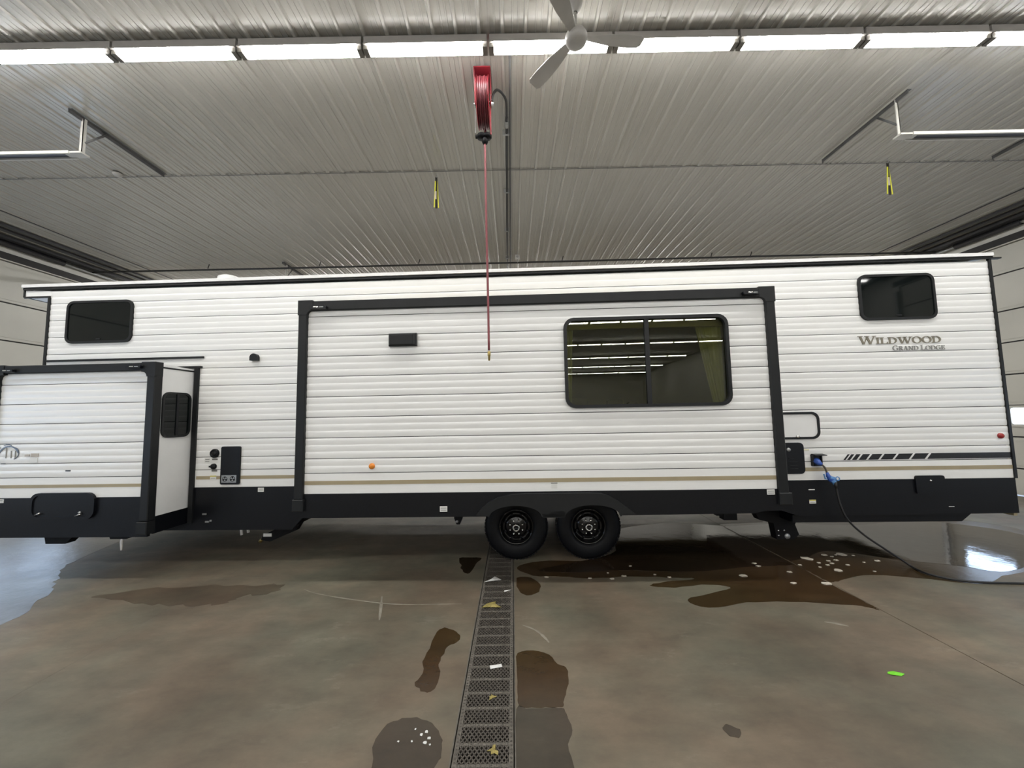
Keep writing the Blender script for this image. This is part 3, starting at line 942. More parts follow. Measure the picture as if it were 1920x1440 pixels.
# ---- the front slide-out
LY = -0.50
X0, X1, Z0, Z1 = -6.055, -4.065, 0.485, 2.447
box = MB()
box.box(X0 + 0.03, X1 - 0.03, LY + 0.014, 0.012, 0.60, 2.42)
FS = box.build('slide_out', 'backing', TR)
FS['label'] = 'shorter slide-out at the front end with a small side window'
ss = [2.36, 2.221, 1.991, 1.762, 1.536, 1.310, 1.150]
for a, b in zip(ss[:-1], ss[1:]):
    siding(FS, X0 + 0.08, X1 - 0.08, a, b, LY)
siding(FS, X0 + 0.08, X1 - 0.08, 1.150, 0.920, LY, lobe=0.3, A=0.001)
strip(FS, X0 + 0.10, X1 - 0.10, 1.035, 1.070, LY, 'gold', 'gold_stripe')
MB().cbox(X0, X0 + FW, LY - 0.035, LY + 0.06, 0.50, 2.38, 0.008).build('frame_bar', 'blacktrim', FS)
MB().cbox(X1 - FW, X1, LY - 0.035, LY + 0.06, 0.66, 2.38, 0.008).build('frame_bar', 'blacktrim', FS)
MB().cbox(X0 + 0.1, X1 - 0.1, LY - 0.035, LY + 0.06, 2.350, 2.443, 0.008).build('frame_bar', 'blacktrim', FS)
corner(FS, X0 - 0.003, Z1 + 0.003, 1, FW + 0.003, LY)
corner(FS, X1 + 0.003, Z1 + 0.003, -1, FW + 0.003, LY)
MB().cbox(X1 - 0.118, X1 + 0.006, LY - 0.045, LY + 0.06, 0.515, 0.655, 0.008).build('frame_foot', 'fender', FS)
B(X0 + 0.05, X1 - 0.02, LY - 0.006, LY + 0.03, 0.485, 0.922).build('slide_skirt', 'blackskirt', FS)
awning_light(FS, -5.90, -5.74, 2.382, LY)
awning_light(FS, -4.385, -4.205, 2.394, LY)
# white side wall with a narrow window, white top edge, black bottom
B(X1 - 0.03, X1 - 0.012, LY + 0.06, 0.0, 0.69, 2.405).build('side_skin', 'whitegel', FS)
MB().prism([(LY + 0.06, 2.405), (0.0, 2.400), (0.0, 2.418), (LY + 0.06, 2.435)], X1 - 0.04, X1 - 0.008, axes='yz').build('side_top_edge', 'whitegel', FS)
B(X1 - 0.034, X1 - 0.006, LY + 0.06, 0.0, 2.385, 2.402).build('side_rail', 'blacktrim', FS)
B(X1 - 0.035, X1 - 0.012, LY + 0.06, 0.0, 0.50, 0.692).build('side_skirt', 'blackskirt', FS)
B(X0 + 0.03, X0 + 0.05, LY + 0.06, 0.0, 0.50, 2.42).build('side_skin', 'whitegel', FS)
XS = X1 - 0.012
wy0, wy1, wz0, wz1 = -0.425, -0.045, 1.572, 2.112
w2 = MB().ring(rrect(wy0, wy1, wz0, wz1, 0.085), rrect(wy0 + 0.022, wy1 - 0.022, wz0 + 0.022, wz1 - 0.022, 0.065), XS - 0.004, XS + 0.020, 'yz').build('side_window', 'blacktrim', FS)
MB().prism(rrect(wy0 + 0.02, wy1 - 0.02, wz0 + 0.02, wz1 - 0.02, 0.065), XS - 0.003, XS + 0.010, 'yz').build('side_pane', 'darkglass', FS)
B(XS + 0.004, XS + 0.018, -0.245, -0.215, wz0 + 0.02, wz1 - 0.02).build('side_mullion', 'blackskirt', FS)
# black flange on the body round the slide opening
B(-4.062, -4.005, -0.024, 0.0, 0.50, 2.44).build('slide_flange', 'blacktrim', TR)
B(-6.08, -3.975, -0.030, 0.0, 2.438, 2.462).build('slide_flange', 'blacktrim', TR)
# rounded black baggage hatch in the slide skirt
h = MB().ring(rrect(-5.455, -4.692, 0.690, 0.980, 0.095), rrect(-5.425, -4.722, 0.718, 0.952, 0.075), LY - 0.034, LY - 0.004).build('baggage_hatch', 'blackskirt', FS)
h2 = MB().prism(rrect(-5.430, -4.717, 0.713, 0.957, 0.075), LY - 0.022, LY - 0.004).build('baggage_hatch', 'blackskirt', FS)
for xx, zz in ((-5.343, 0.748), (-4.865, 0.735)):
    MB().tube([(xx - 0.035, LY - 0.036, zz - 0.008), (xx + 0.030, LY - 0.036, zz + 0.014)], 0.008, 8).build('thumb_latch', 'chrome', FS)
MB().tube([(-4.862, LY - 0.03, 0.77), (-4.850, LY - 0.03, 0.752)], 0.014, 8).build('thumb_latch', 'galv', FS)
B(-5.095, -5.035, LY - 0.004, LY, 1.217, 1.230).build('dark_tab', 'decalblack', FS)
# round emblem and tan blocks
def arcband(cx, cz, r0, r1, a0, a1, n=14):
    mb = MB()
    o = arcpts(cx, cz, r1, r1, a0, a1, n)
    i = arcpts(cx, cz, r0, r0, a0, a1, n)
    for k in range(n):
        mb.prism([o[k], o[k + 1], i[k + 1], i[k]], LY - 0.0045, LY - 0.001)
    return mb
cx, cz = -5.815, 1.430
arcband(cx, cz, 0.097, 0.104, 62, 118, 8).build('emblem_arc', 'decalblack', FS)
arcband(cx + 0.02, cz - 0.045, 0.118, 0.132, 22, 158, 18).build('emblem_arc', 'decalblack', FS)
arcband(cx + 0.075, cz, 0.062, 0.070, -80, 80, 16).build('emblem_arc', 'decalblack', FS)
arcband(cx - 0.075, cz, 0.062, 0.070, 100, 260, 16).build('emblem_arc', 'decalblack', FS)
for dx in (-0.012, 0.05, 0.10):
    B(cx + dx - 0.005, cx + dx + 0.005, LY - 0.0045, LY - 0.001, cz - 0.055, cz + (0.065 if dx < 0 else 0.03)).build('emblem_stem', 'letter', FS)
B(cx - 0.06, cx - 0.01, LY - 0.0045, LY - 0.001, cz - 0.119, cz - 0.112).build('emblem_stem', 'decalblack', FS)
B(-5.60, -5.54, LY - 0.004, LY - 0.001, 1.392, 1.415).build('tan_block', 'tan', FS)
B(-5.525, -5.435, LY - 0.004, LY - 0.001, 1.385, 1.425).build('tan_block', 'tan', FS)
B(-5.53, -5.44, LY - 0.004, LY - 0.001, 1.323, 1.378).build('tan_block', 'sticker', FS)
sticker(FS, -5.90, -5.80, 0.872, 0.915, LY - 0.006)
# slide rails and drain stubs under the front slide
def bracket(x, y, z, w, d, h, m='chassis'):
    p = MB().prism([(x - w / 2, z), (x - w / 2 + 0.03, z - h), (x + w * 0.25, z - h), (x + w / 2, z - h * 0.3), (x + w / 2, z)], y, y + d)
    return p.build('slide_rail', m, TR)
bracket(-5.30, -0.36, 0.49, 0.36, 0.10, 0.12)
bracket(-4.55, -0.36, 0.49, 0.30, 0.10, 0.07)
B(-5.42, -5.10, -0.34, 0.1, 0.44, 0.50).build('slide_rail', 'chassis', TR)
B(-4.66, -4.40, -0.34, 0.1, 0.44, 0.50).build('slide_rail', 'chassis', TR)
MB().tube([(-4.555, -0.32, 0.47), (-4.560, -0.33, 0.38), (-4.555, -0.33, 0.285)], [0.012, 0.016, 0.012], 8).build('drain_stub', 'whitegel', TR)
for xx in (-5.47, -4.70):
    MB().lathe([(0.0, -0.028), (0.022, -0.02), (0.028, 0.0)], (xx, -0.42, 0.487), 'z', 12).build('bolt_cap', 'galv', TR)
for xx, zz in ((-3.600, 0.26), (-3.51, 0.29)):
    MB().tube([(xx - 0.02, 0.30, 0.43), (xx, 0.30, zz)], 0.016, 8).build('drain_stub', 'whitegel', TR)
for (xx, zz, w) in ((-3.86, 0.605, 0.05), (-3.82, 0.512, 0.05), (-3.775, 0.525, 0.025)):
    B(xx - w / 2, xx + w / 2, -0.008, 0.0, zz - 0.01, zz + 0.01).build('paint_chip', 'galv', TR)
# folded stabiliser jack at the front, standing jack near the tail
st = MB()
st.prism([(-3.33, 0.20), (-3.20, 0.18), (-2.86, 0.32), (-2.80, 0.42), (-3.10, 0.42), (-3.15, 0.33), (-3.30, 0.26)], 0.28, 0.36)
st = st.build('stabiliser_jack', 'chassis', TR)
B(-3.29, -3.18, 0.272, 0.28, 0.245, 0.285).build('jack_label', 'sticker', st)
MB().tube([(-3.36, 0.31, 0.17), (-3.31, 0.31, 0.215)], 0.022, 8).build('jack_nut', 'brass', st)
ju = MB()
ju.box(2.58, 2.74, 0.22, 0.34, 0.42, 0.62).box(2.50, 2.70, 0.24, 0.32, 0.47, 0.54)
ju.build('hanger_bracket', 'chassis', TR)
j2 = MB()
j2.prism([(2.95, 0.60), (3.05, 0.40), (3.22, 0.36), (3.25, 0.16), (3.45, 0.16), (3.52, 0.22), (3.48, 0.34), (3.60, 0.60)], 0.30, 0.42)
j2 = j2.build('spring_hanger', 'chassis', TR)
for xx, zz in ((3.27, 0.21), (3.27, 0.27), (3.34, 0.27)):
    MB().lathe([(0.0, 0.290), (0.010, 0.290), (0.011, 0.30)], (xx, 0, zz), 'y', 8).build('bolt_head', 'chrome', j2)
MB().lathe([(0.0, 0.288), (0.030, 0.288), (0.034, 0.30)], (3.375, 0, 0.20), 'y', 14).build('bolt_head', 'galv', j2)
mj = MB()
mj.prism([(-0.78, 0.60), (-0.77, 0.47), (-0.74, 0.40), (-0.70, 0.40), (-0.67, 0.47), (-0.67, 0.60)], 0.20, 0.28)
mj = mj.build('spring_hanger', 'chassis', TR)
MB().lathe([(0.0, 0.192), (0.016, 0.192), (0.018, 0.20)], (-0.735, 0, 0.435), 'y', 10).build('bolt_head', 'galv', mj)
MB().prism([(0.35, 0.52), (0.56, 0.52), (0.60, 0.60), (0.31, 0.60)], 0.2, 0.28).build('equaliser_link', 'galv', TR)

# ---- wheels
def wheel(x):
    WR = 0.386
    w = obj('wheel', None, TR, (x, 0.085, WR + 0.0062))
    prof = [(0.205, 0.03), (0.215, 0.005), (0.25, -0.006), (0.30, -0.010), (0.345, 0.0), (0.372, 0.018), (WR, 0.042), (WR, 0.170), (0.372, 0.195), (0.34, 0.21), (0.24, 0.20), (0.205, 0.18)]
    MB().lathe(prof, (0, 0, 0), 'y', 56).build('tire', 'tire', w)
    tr = MB()
    for i in range(56):
        a = 2 * PI * i / 56
        c, s_ = math.cos(a), math.sin(a)
        for y0 in (0.045, 0.10, 0.155):
            o = 0.5 * 2 * PI / 56 if y0 == 0.10 else 0
            cc, ss_ = math.cos(a + o), math.sin(a + o)
            tx, tz = -ss_, cc
            vs = []
            for rr in (WR - 0.004, WR + 0.006):
                for u in (-0.016, 0.016):
                    for yy in (y0 - 0.022, y0 + 0.022):
                        vs.append((cc * rr + tx * u, yy, ss_ * rr + tz * u))
            tr.add(vs, [(0, 1, 3, 2), (4, 6, 7, 5), (0, 2, 6, 4), (1, 5, 7, 3), (0, 4, 5, 1), (2, 3, 7, 6)])
    tr.build('tread', 'tire', w)
    rim = [(0.208, 0.004), (0.200, 0.002), (0.190, 0.014), (0.180, 0.040), (0.168, 0.052), (0.160, 0.060), (0.140, 0.052), (0.125, 0.036), (0.112, 0.030), (0.085, 0.028), (0.07, 0.020), (0.0, 0.020)]
    MB().lathe(rim, (0, 0, 0), 'y', 48).build('rim', 'rim', w)
    # pierced slots round the wheel disc
    for i in range(8):
        a = 2 * PI * (i + 0.5) / 8
        px, pz = 0.147 * math.cos(a), 0.147 * math.sin(a)
        MB().lathe([(0.0, -0.002), (0.014, -0.002), (0.016, 0.004)], (px, 0.046, pz), 'y', 10).build('rim_slot', 'tire', w)
    MB().lathe([(0.043, 0.03), (0.043, -0.03), (0.030, -0.034), (0.022, -0.034), (0.022, -0.026), (0.0, -0.026)], (0, 0, 0), 'y', 24).build('hub', 'rim', w)
    MB().lathe([(0.044, -0.010), (0.047, -0.034), (0.036, -0.041), (0.028, -0.039), (0.026, -0.020)], (0, 0, 0), 'y', 24).build('hub_ring', 'chrome', w)
    for i in range(8):
        a = 2 * PI * (i + 0.5) / 8
        px, pz = 0.082 * math.cos(a), 0.082 * math.sin(a)
        MB().lathe([(0.0, -0.012), (0.008, -0.014), (0.0135, -0.004), (0.0135, 0.02)], (px, 0.02, pz), 'y', 6, False).build('lug_nut', 'chrome', w)
    return w
wheel(0.016)
wheel(0.897)
wm = None
for x in (0.016, 0.897):        # the pair on the far side
    MB().lathe([(0.0, 0.05), (0.19, 0.05), (0.21, 0.02), (0.345, 0.0), (0.386, 0.04), (0.386, 0.17), (0.345, 0.21), (0.21, 0.20), (0.0, 0.19)], (x, 2.10, 0.380), 'y', 40).build('far_wheel', 'tire', TR)

# ------------------------------------------------------------------ shore power adapter and cord
def tl(x, y, z):
    a = R(-2.2)
    return (x * math.cos(a) - y * math.sin(a), 4.75 + x * math.sin(a) + y * math.cos(a), z)
ad = thing('power_adapter', 'blue power adapter hanging from the inlet of the white trailer', 'adapter', tl(3.59, -0.05, 0.88))
def adl(p):
    k = 1 + p[1] / 4.6
    q = tl(p[0] * k, p[1], 1.76 + (p[2] - 1.76) * k)
    b = tl(3.59, -0.05, 0.88)
    return (q[0] - b[0], q[1] - b[1], q[2] - b[2])
MB().tube([adl((3.572, -0.016, 1.160)), adl((3.590, -0.040, 1.150)), adl((3.625, -0.085, 1.125)), adl((3.655, -0.10, 1.110))], [0.036, 0.040, 0.026, 0.014], 12).build('plug', 'bluepl', ad)
MB().tube([adl(p) for p in smooth_path([(3.650, -0.10, 1.112), (3.685, -0.11, 1.070), (3.703, -0.11, 1.010)])], 0.010, 8).build('short_cable', 'cordgrey', ad)
MB().tube([adl(p) for p in ((3.703, -0.11, 1.020), (3.712, -0.11, 0.980), (3.735, -0.11, 0.945), (3.765, -0.11, 0.925))], [0.013, 0.022, 0.032, 0.036], 12).build('socket_body', 'bluepl', ad)
MB().tube([adl(p) for p in ((3.725, -0.12, 0.960), (3.775, -0.12, 0.942), (3.800, -0.12, 0.935))], [0.020, 0.026, 0.014], 10).build('grip', 'bluelt', ad)
MB().tube([adl(p) for p in ((3.758, -0.12, 0.935), (3.775, -0.12, 0.905), (3.786, -0.12, 0.872))], [0.030, 0.024, 0.016], 10).build('socket_end', 'bluelt', ad)
ringp = [adl((3.818 + 0.022 * math.cos(2 * PI * i / 16), -0.12, 0.944 + 0.022 * math.sin(2 * PI * i / 16))) for i in range(17)]
MB().tube(ringp, 0.006, 6, False).build('pull_ring', 'bluelt', ad)
MB().tube([adl((3.665, -0.10, 1.000)), adl((3.672, -0.10, 0.975)), adl((3.676, -0.10, 0.945)), adl((3.705, -0.105, 0.945))], 0.008, 8).build('lock_clip', 'bluelt', ad)
cord = thing('extension_cord', 'dark extension cord running from the blue adapter across the wet floor', 'cord', (4.39, 4.35, 0))
cp = [(3.674, 4.478, 0.912), (3.680, 4.476, 0.85), (3.700, 4.470, 0.686), (3.766, 4.46, 0.51), (3.923, 4.45, 0.347), (4.138, 4.44, 0.189), (4.33, 4.44, 0.055), (4.372, 4.40, 0.014), (4.345, 4.30, 0.014), (4.345, 4.20, 0.014), (4.42, 4.085, 0.014), (4.55, 4.01, 0.014), (4.683, 3.98, 0.014), (5.019, 3.954, 0.011), (5.6, 3.90, 0.011), (6.6, 3.6, 0.011), (8.0, 3.0, 0.011), (9.2, 2.9, 0.011)]
MB().tube([(a - 4.39, b - 4.35, c) for a, b, c in smooth_path(cp, 5)], 0.011, 8).build('cable', 'cordblk', cord)
MB().tube([(3.672 - 4.39, 4.478 - 4.35, 0.93), (3.678 - 4.39, 4.476 - 4.35, 0.86)], [0.018, 0.013], 10).build('cord_plug', 'cordblk', cord)

# ================================================================== DRAIN
DG = thing('drain_grate', 'long steel trench drain grate with diamond mesh in the concrete floor', 'drain', ((DRX0 + DRX1) / 2, 4.0, 0))
HW = (DRX1 - DRX0) / 2
for sx in (-1, 1):
    # angle frame cast into the slab edge and the rail of the grate beside it
    B(sx * (HW - 0.004) - 0.0035, sx * (HW - 0.004) + 0.0035, YB - 4.0 + 0.1, 17.9, -0.06, 0.001).build('frame_angle', 'steelframe', DG)
    B(sx * (HW - 0.026) - 0.012, sx * (HW - 0.026) + 0.012, YB - 4.0 + 0.1, 17.9, -0.05, -0.003).build('side_rail', 'steelframe', DG)
BP = 0.1282
IW = HW - 0.038
mm = MB()
def flat(mb, p, q, w, z0, z1):
    p, q = Vector(p), Vector(q)
    d = (q - p)
    nrm = Vector((-d.y, d.x)).normalized() * w / 2
    c = [p + nrm, q + nrm, q - nrm, p - nrm]
    mb.prism([(a.x, a.y) for a in c], z0, z1, axes='xy')
# diamonds: 11 across, 3 along each bay
nx_, ny_ = 11, 3
dx, dy = 2 * IW / nx_, (BP - 0.016) / ny_
y_lo, y_hi = 0.008, BP - 0.008
for fam in (1, -1):
    for k in range(-ny_, nx_ + ny_ + 1):
        # line x = x0 + fam * (y - y_lo) * dx / dy
        x0 = -IW + k * dx
        pts = []
        ta, tb = 0.0, 1.0
        xe = x0 + fam * (y_hi - y_lo) * dx / dy
        # clip to the bay width
        def clip(xa, xb, lo, hi):
            t0, t1 = 0.0, 1.0
            dxx = xb - xa
            for bnd, s in ((lo, 1), (hi, -1)):
                fa, fb = s * (xa - bnd), s * (xb - bnd)
                if fa < 0 and fb < 0:
                    return None
                if fa < 0:
                    t0 = max(t0, fa / (fa - fb))
                elif fb < 0:
                    t1 = min(t1, fa / (fa - fb))
            return (t0, t1) if t1 - t0 > 1e-3 else None
        c = clip(x0, xe, -IW, IW)
        if c:
            a = (x0 + (xe - x0) * c[0], y_lo + (y_hi - y_lo) * c[0])
            b = (x0 + (xe - x0) * c[1], y_lo + (y_hi - y_lo) * c[1])
            flat(mm, a, b, 0.0062, -0.009 if fam > 0 else -0.0095, -0.004)
panel = mm.mesh('mesh_panel', 'steelgrate')
rung = MB().box(-IW - 0.004, IW + 0.004, -0.010, 0.010, -0.03, -0.005)
for i in range(10):
    xx = -IW + (i + 0.5) * 2 * IW / 10
    rung.lathe([(0.0075, -0.006), (0.006, -0.002), (0.0, -0.0008)], (xx, 0, 0), 'z', 6)
rung = rung.mesh('crossbar', 'steelframe')
tooth = MB()
for i in range(5):
    for sx in (-1, 1):
        tooth.lathe([(0.008, -0.005), (0.006, -0.001), (0.0, 0.001)], (sx * (HW - 0.026), (i + 0.5) * BP / 5, 0), 'z', 6)
tooth = tooth.mesh('rail_stud', 'steelgrate')
yb = 2.097 - 9 * BP
while yb < 9.0:
    obj('crossbar', rung, DG, (0, yb - 4.0, 0))
    obj('mesh_panel', panel, DG, (0, yb - 4.0, 0))
    if yb < 4.8:
        obj('rail_stud', tooth, DG, (0, yb - 4.0, 0))
    yb += BP
# beyond the trailer and behind the camera the grate runs on out of sight
for a, b in ((9.0, 21.9), (-28.9, 2.097 - 9 * BP)):
    B(-IW, IW, a - 4.0, b - 4.0, -0.02, -0.004).build('cover_plate', 'steelframe', DG)

# ------------------------------------------------------------------ litter on and beside the grate
def scrap(name, pts, z, th, m, label, cat, group=None, curl=0.0):
    cx = sum(p[0] for p in pts) / len(pts)
    cy = sum(p[1] for p in pts) / len(pts)
    mb = MB()
    n = len(pts)
    # a thin crumpled sheet: fan from a raised centre
    vs = [(0, 0, th + curl)] + [(a - cx, b - cy, th + (curl * 0.7 if i % 2 else 0)) for i, (a, b) in enumerate(pts)]
    vs += [(0, 0, curl * 0.9)] + [(a - cx, b - cy, (curl * 0.7 if i % 2 else 0)) for i, (a, b) in enumerate(pts)]
    fs = []
    for i in range(n):
        j = (i + 1) % n
        fs += [(0, 1 + i, 1 + j), (n + 1, n + 2 + j, n + 2 + i), (1 + i, n + 2 + i, n + 2 + j, 1 + j)]
    mb.add(vs, fs)
    o = mb.build(name, m, None, (cx, cy, z))
    return tag(o, label, cat, group)
def rot(pts, cx, cy, a, s=1.0):
    c, s_ = math.cos(a), math.sin(a)
    return [(cx + s * (x * c - y * s_), cy + s * (x * s_ + y * c)) for x, y in pts]
scrap('paper_label', rot([(-0.042, -0.017), (0.042, -0.017), (0.042, 0.017), (-0.042, 0.017)], -0.150, 2.863, 0.22), -0.0025, 0.0012, 'paper', 'small white rectangular label lying on the drain grate', 'paper', curl=0.002)
scrap('paper_scrap', rot([(-0.09, -0.02), (0.02, -0.03), (0.10, 0.01), (0.03, 0.07), (-0.03, 0.02)], -0.250, 4.275, 0.1), -0.0025, 0.0012, 'paper', 'crumpled white scrap on the grate near the left tire', 'paper', curl=0.02)
scrap('paper_scrap', rot([(-0.035, -0.012), (0.035, 0.0), (0.03, 0.015), (-0.03, 0.008)], -0.085, 4.03, 0.3), -0.0025, 0.0012, 'paper', 'tiny white scrap on the grate beside the concrete edge', 'paper', curl=0.006)
leafp = [(-0.10, -0.03), (-0.05, -0.06), (0.0, -0.035), (0.08, -0.08), (0.11, -0.05), (0.05, 0.0), (0.06, 0.09), (0.01, 0.04), (-0.03, 0.06), (-0.05, 0.01)]
scrap('dry_leaf', rot(leafp, -0.235, 3.735, 0.1, 0.85), -0.0025, 0.002, 'leaf', 'large crumpled yellow leaf on the drain grate', 'leaf', curl=0.018)
scrap('dry_leaf', rot(leafp, -0.164, 2.566, 0.7, 0.26), -0.0025, 0.0015, 'leaf', 'tiny yellow leaf bit on the grate below the white label', 'leaf', curl=0.005)
scrap('dry_leaf', rot(leafp, -0.134, 2.175, 2.1, 0.33), -0.0025, 0.0015, 'leaf', 'curled yellow leaf on the grate nearest the camera', 'leaf', curl=0.007)
scrap('green_wrapper', rot([(-0.048, 0.0), (-0.03, -0.018), (0.02, -0.02), (0.05, -0.006), (0.044, 0.012), (0.0, 0.018), (-0.035, 0.016)], 2.51, 2.705, -0.1), 0.0005, 0.003, 'green', 'bright green scrap lying on the dry concrete at right', 'wrapper', curl=0.006)

# ------------------------------------------------------------------ puddles and wet stains
def wobble(pts, amp, n=3, seed=1):
    rng = random.Random(seed)
    out = []
    k = len(pts)
    for i in range(k):
        p0, p1, p2, p3 = [Vector(pts[(i + d) % k]) for d in (-1, 0, 1, 2)]
        for j in range(n):
            t = j / n
            q = 0.5 * ((2 * p1) + (p2 - p0) * t + (2 * p0 - 5 * p1 + 4 * p2 - p3) * t * t + (3 * p1 - p0 - 3 * p2 + p3) * t ** 3)
            out.append((q.x + rng.uniform(-amp, amp), q.y + rng.uniform(-amp, amp)))
    return out
def puddle(pts, m, label, amp=0.012, th=0.0012, seed=1, cat='puddle', n=3, name='wet_patch', z=0.0):
    cx = sum(p[0] for p in pts) / len(pts)
    cy = sum(p[1] for p in pts) / len(pts)
    q = wobble([(a - cx, b - cy) for a, b in pts], amp, n, seed)
    mb = MB().prism(q, 0.0, th, axes='xy')
    me = mb.mesh(name, m)
    bm = bmesh.new()
    bm.from_mesh(me)
    bmesh.ops.triangulate(bm, faces=[f for f in bm.faces if len(f.verts) > 4])
    bm.to_mesh(me)
    bm.free()
    o = obj(name, me, None, (cx, cy, z))
    return tag(o, label, cat)
puddle([(-0.65, 3.308), (-0.595, 3.369), (-0.496, 3.302), (-0.451, 3.225), (-0.475, 3.154), (-0.529, 3.107), (-0.547, 3.021), (-0.563, 2.898), (-0.535, 2.811), (-0.54, 2.655), (-0.584, 2.617), (-0.643, 2.648), (-0.682, 2.709), (-0.655, 2.804), (-0.681, 2.931), (-0.665, 3.09)],
       'wetbrown', 'bone-shaped brown wet stain left of the drain grate', 0.007, seed=3, cat='stain')
puddle([(-0.76, 1.80), (-0.749, 2.09), (-0.781, 2.215), (-0.771, 2.339), (-0.706, 2.395), (-0.633, 2.413), (-0.532, 2.383), (-0.45, 2.313), (-0.41, 2.224), (-0.409, 2.143), (-0.425, 2.083), (-0.47, 1.80)],
       'wet', 'rounded dark wet patch at the bottom edge left of the grate', 0.006, seed=4)
puddle([(-0.011, 2.46), (0.05, 2.463), (0.14, 2.465), (0.22, 2.465), (0.275, 2.46), (0.283, 2.411), (0.303, 2.296), (0.264, 2.209), (0.278, 2.069), (0.29, 1.80), (-0.011, 1.80), (-0.011, 2.074)],
       'wet', 'long wet strip right of the grate at the bottom edge', 0.003, seed=5)
puddle([(0.002, 3.004), (0.122, 3.033), (0.237, 2.978), (0.284, 2.873), (0.342, 2.831), (0.339, 2.707), (0.31, 2.60), (0.285, 2.53), (0.272, 2.475), (0.22, 2.470), (0.14, 2.470), (0.06, 2.470), (0.02, 2.475), (0.0, 2.50), (-0.002, 2.56), (-0.002, 2.7), (-0.002, 2.85)],
       'wetbrown', 'rounded brown wet stain right of the grate', 0.003, seed=6, cat='stain')
puddle([(1.14, 2.30), (1.18, 2.32), (1.23, 2.28), (1.20, 2.235), (1.15, 2.245)], 'wet', 'small lone dark spot on the dry concrete', 0.006, seed=7, cat='stain')
puddle([(-0.69, 4.937), (-0.54, 4.965), (-0.41, 4.922), (-0.467, 4.754), (-0.507, 4.476), (-0.597, 4.524), (-0.647, 4.713)], 'water', 'small dark wet stain left of the grate beside the tire', 0.012, seed=8, cat='stain')
puddle([(0.02, 4.62), (0.16, 4.41), (0.28, 4.36), (0.50, 4.345), (0.823, 4.283), (1.233, 4.316), (1.62, 4.271), (1.9, 4.229), (1.55, 4.16), (1.367, 4.084), (1.60, 4.031), (1.983, 4.085), (2.15, 3.99), (1.80, 3.86), (1.601, 3.757), (1.737, 3.612), (2.123, 3.696), (2.52, 3.701), (3.031, 3.612), (3.14, 3.565), (3.178, 3.52), (3.184, 3.56), (3.184, 3.65), (3.184, 3.9), (3.184, 4.6), (3.184, 5.6), (3.184, 5.85), (3.1, 5.93), (2.6, 5.95), (1.756, 5.561), (1.391, 4.958), (0.847, 4.78), (0.3, 4.80)],
       'wetbrown', 'wide brown puddle spreading from under the wheels', 0.008, seed=9, n=4)
puddle([(0.012, 4.33), (0.17, 4.33), (0.25, 4.169), (0.227, 3.988), (0.108, 3.924), (0.026, 4.043)], 'wetbrown', 'small brown wet stain beside the grate below the left tire', 0.008, seed=16, cat='stain')
puddle([(0.25, 4.52), (0.7, 4.44), (1.2, 4.48), (1.9, 4.40), (2.6, 4.50), (3.05, 4.53), (3.17, 4.545), (3.182, 4.58), (3.182, 4.75), (3.182, 5.4), (3.182, 5.95), (3.182, 6.08), (3.1, 6.13), (2.4, 6.3), (1.4, 5.9), (1.3, 5.1), (0.75, 4.75)],
       'water', 'dark standing water under the trailer right of the wheels', 0.006, seed=10, n=4, z=0.0013)
puddle([(3.207, 4.10), (3.24, 4.085), (3.35, 4.12), (3.701, 4.242), (4.082, 4.171), (4.395, 4.054), (4.683, 3.985), (5.063, 4.154), (5.627, 4.30), (6.4, 4.6), (6.95, 5.1), (7.2, 5.9), (6.3, 6.5), (4.83, 6.3), (3.35, 6.2), (3.22, 6.18), (3.207, 6.1), (3.207, 5.9), (3.207, 5.2), (3.207, 4.5), (3.207, 4.25)],
       'wetbrown', 'thin brown puddle under the trailer tail crossed by the cord', 0.008, seed=11, n=4)
puddle([(3.207, 4.66), (3.24, 4.65), (3.5, 4.76), (3.9, 4.95), (4.5, 4.62), (4.95, 4.42), (5.15, 4.25), (5.65, 4.40), (6.3, 4.75), (6.85, 5.2), (6.9, 5.7), (6.2, 6.2), (5.2, 6.0), (4.2, 6.15), (3.35, 6.06), (3.22, 6.04), (3.207, 5.98), (3.207, 5.8), (3.207, 5.2), (3.207, 4.8)],
       'water', 'mirror-like standing water below the trailer tail at right', 0.006, seed=12, n=4, z=0.0013)
puddle([(-5.0, 2.9), (-4.75, 3.35), (-4.55, 3.62), (-4.72, 3.95), (-4.95, 4.25), (-5.22, 4.55), (-5.55, 4.9), (-5.75, 5.4), (-6.2, 6.6), (-7.6, 7.2), (-8.8, 6.8), (-8.9, 4.0), (-7.0, 2.6)],
       'film', 'thin shiny film of water on the floor at the left edge', 0.03, seed=14, n=4)
puddle([(-4.35, 4.10), (-3.7, 4.25), (-3.0, 4.28), (-2.55, 4.26), (-2.45, 4.12), (-2.75, 4.02), (-2.85, 3.88), (-3.25, 3.84), (-3.75, 3.93)], 'damp', 'faint reddish damp stain on the concrete left of the grate', 0.04, seed=15, cat='stain', n=5)

# pale scuffs and scratches worn into the slab
def scuff(path, w, label, seed=1):
    rng = random.Random(seed)
    p = smooth_path([(a, b, 0) for a, b in path], 6)
    c0 = p[len(p) // 2].copy()
    L_, R_ = [], []
    for i, q in enumerate(p):
        t = (p[min(i + 1, len(p) - 1)] - p[max(i - 1, 0)]).normalized()
        n_ = Vector((-t.y, t.x, 0))
        e = math.sin(PI * (i + 0.5) / len(p)) ** 0.5 * w * rng.uniform(0.5, 1.0)
        L_.append(((q + n_ * e - c0).x, (q + n_ * e - c0).y))
        R_.append(((q - n_ * e - c0).x, (q - n_ * e - c0).y))
    mb = MB()
    for i in range(len(p) - 1):
        mb.prism([L_[i], R_[i], R_[i + 1], L_[i + 1]], 0.0, 0.0008, axes='xy')
    o = mb.build('scuff_mark', 'scuff', None, (c0.x, c0.y, 0.0))
    tag(o, label, 'scuff')
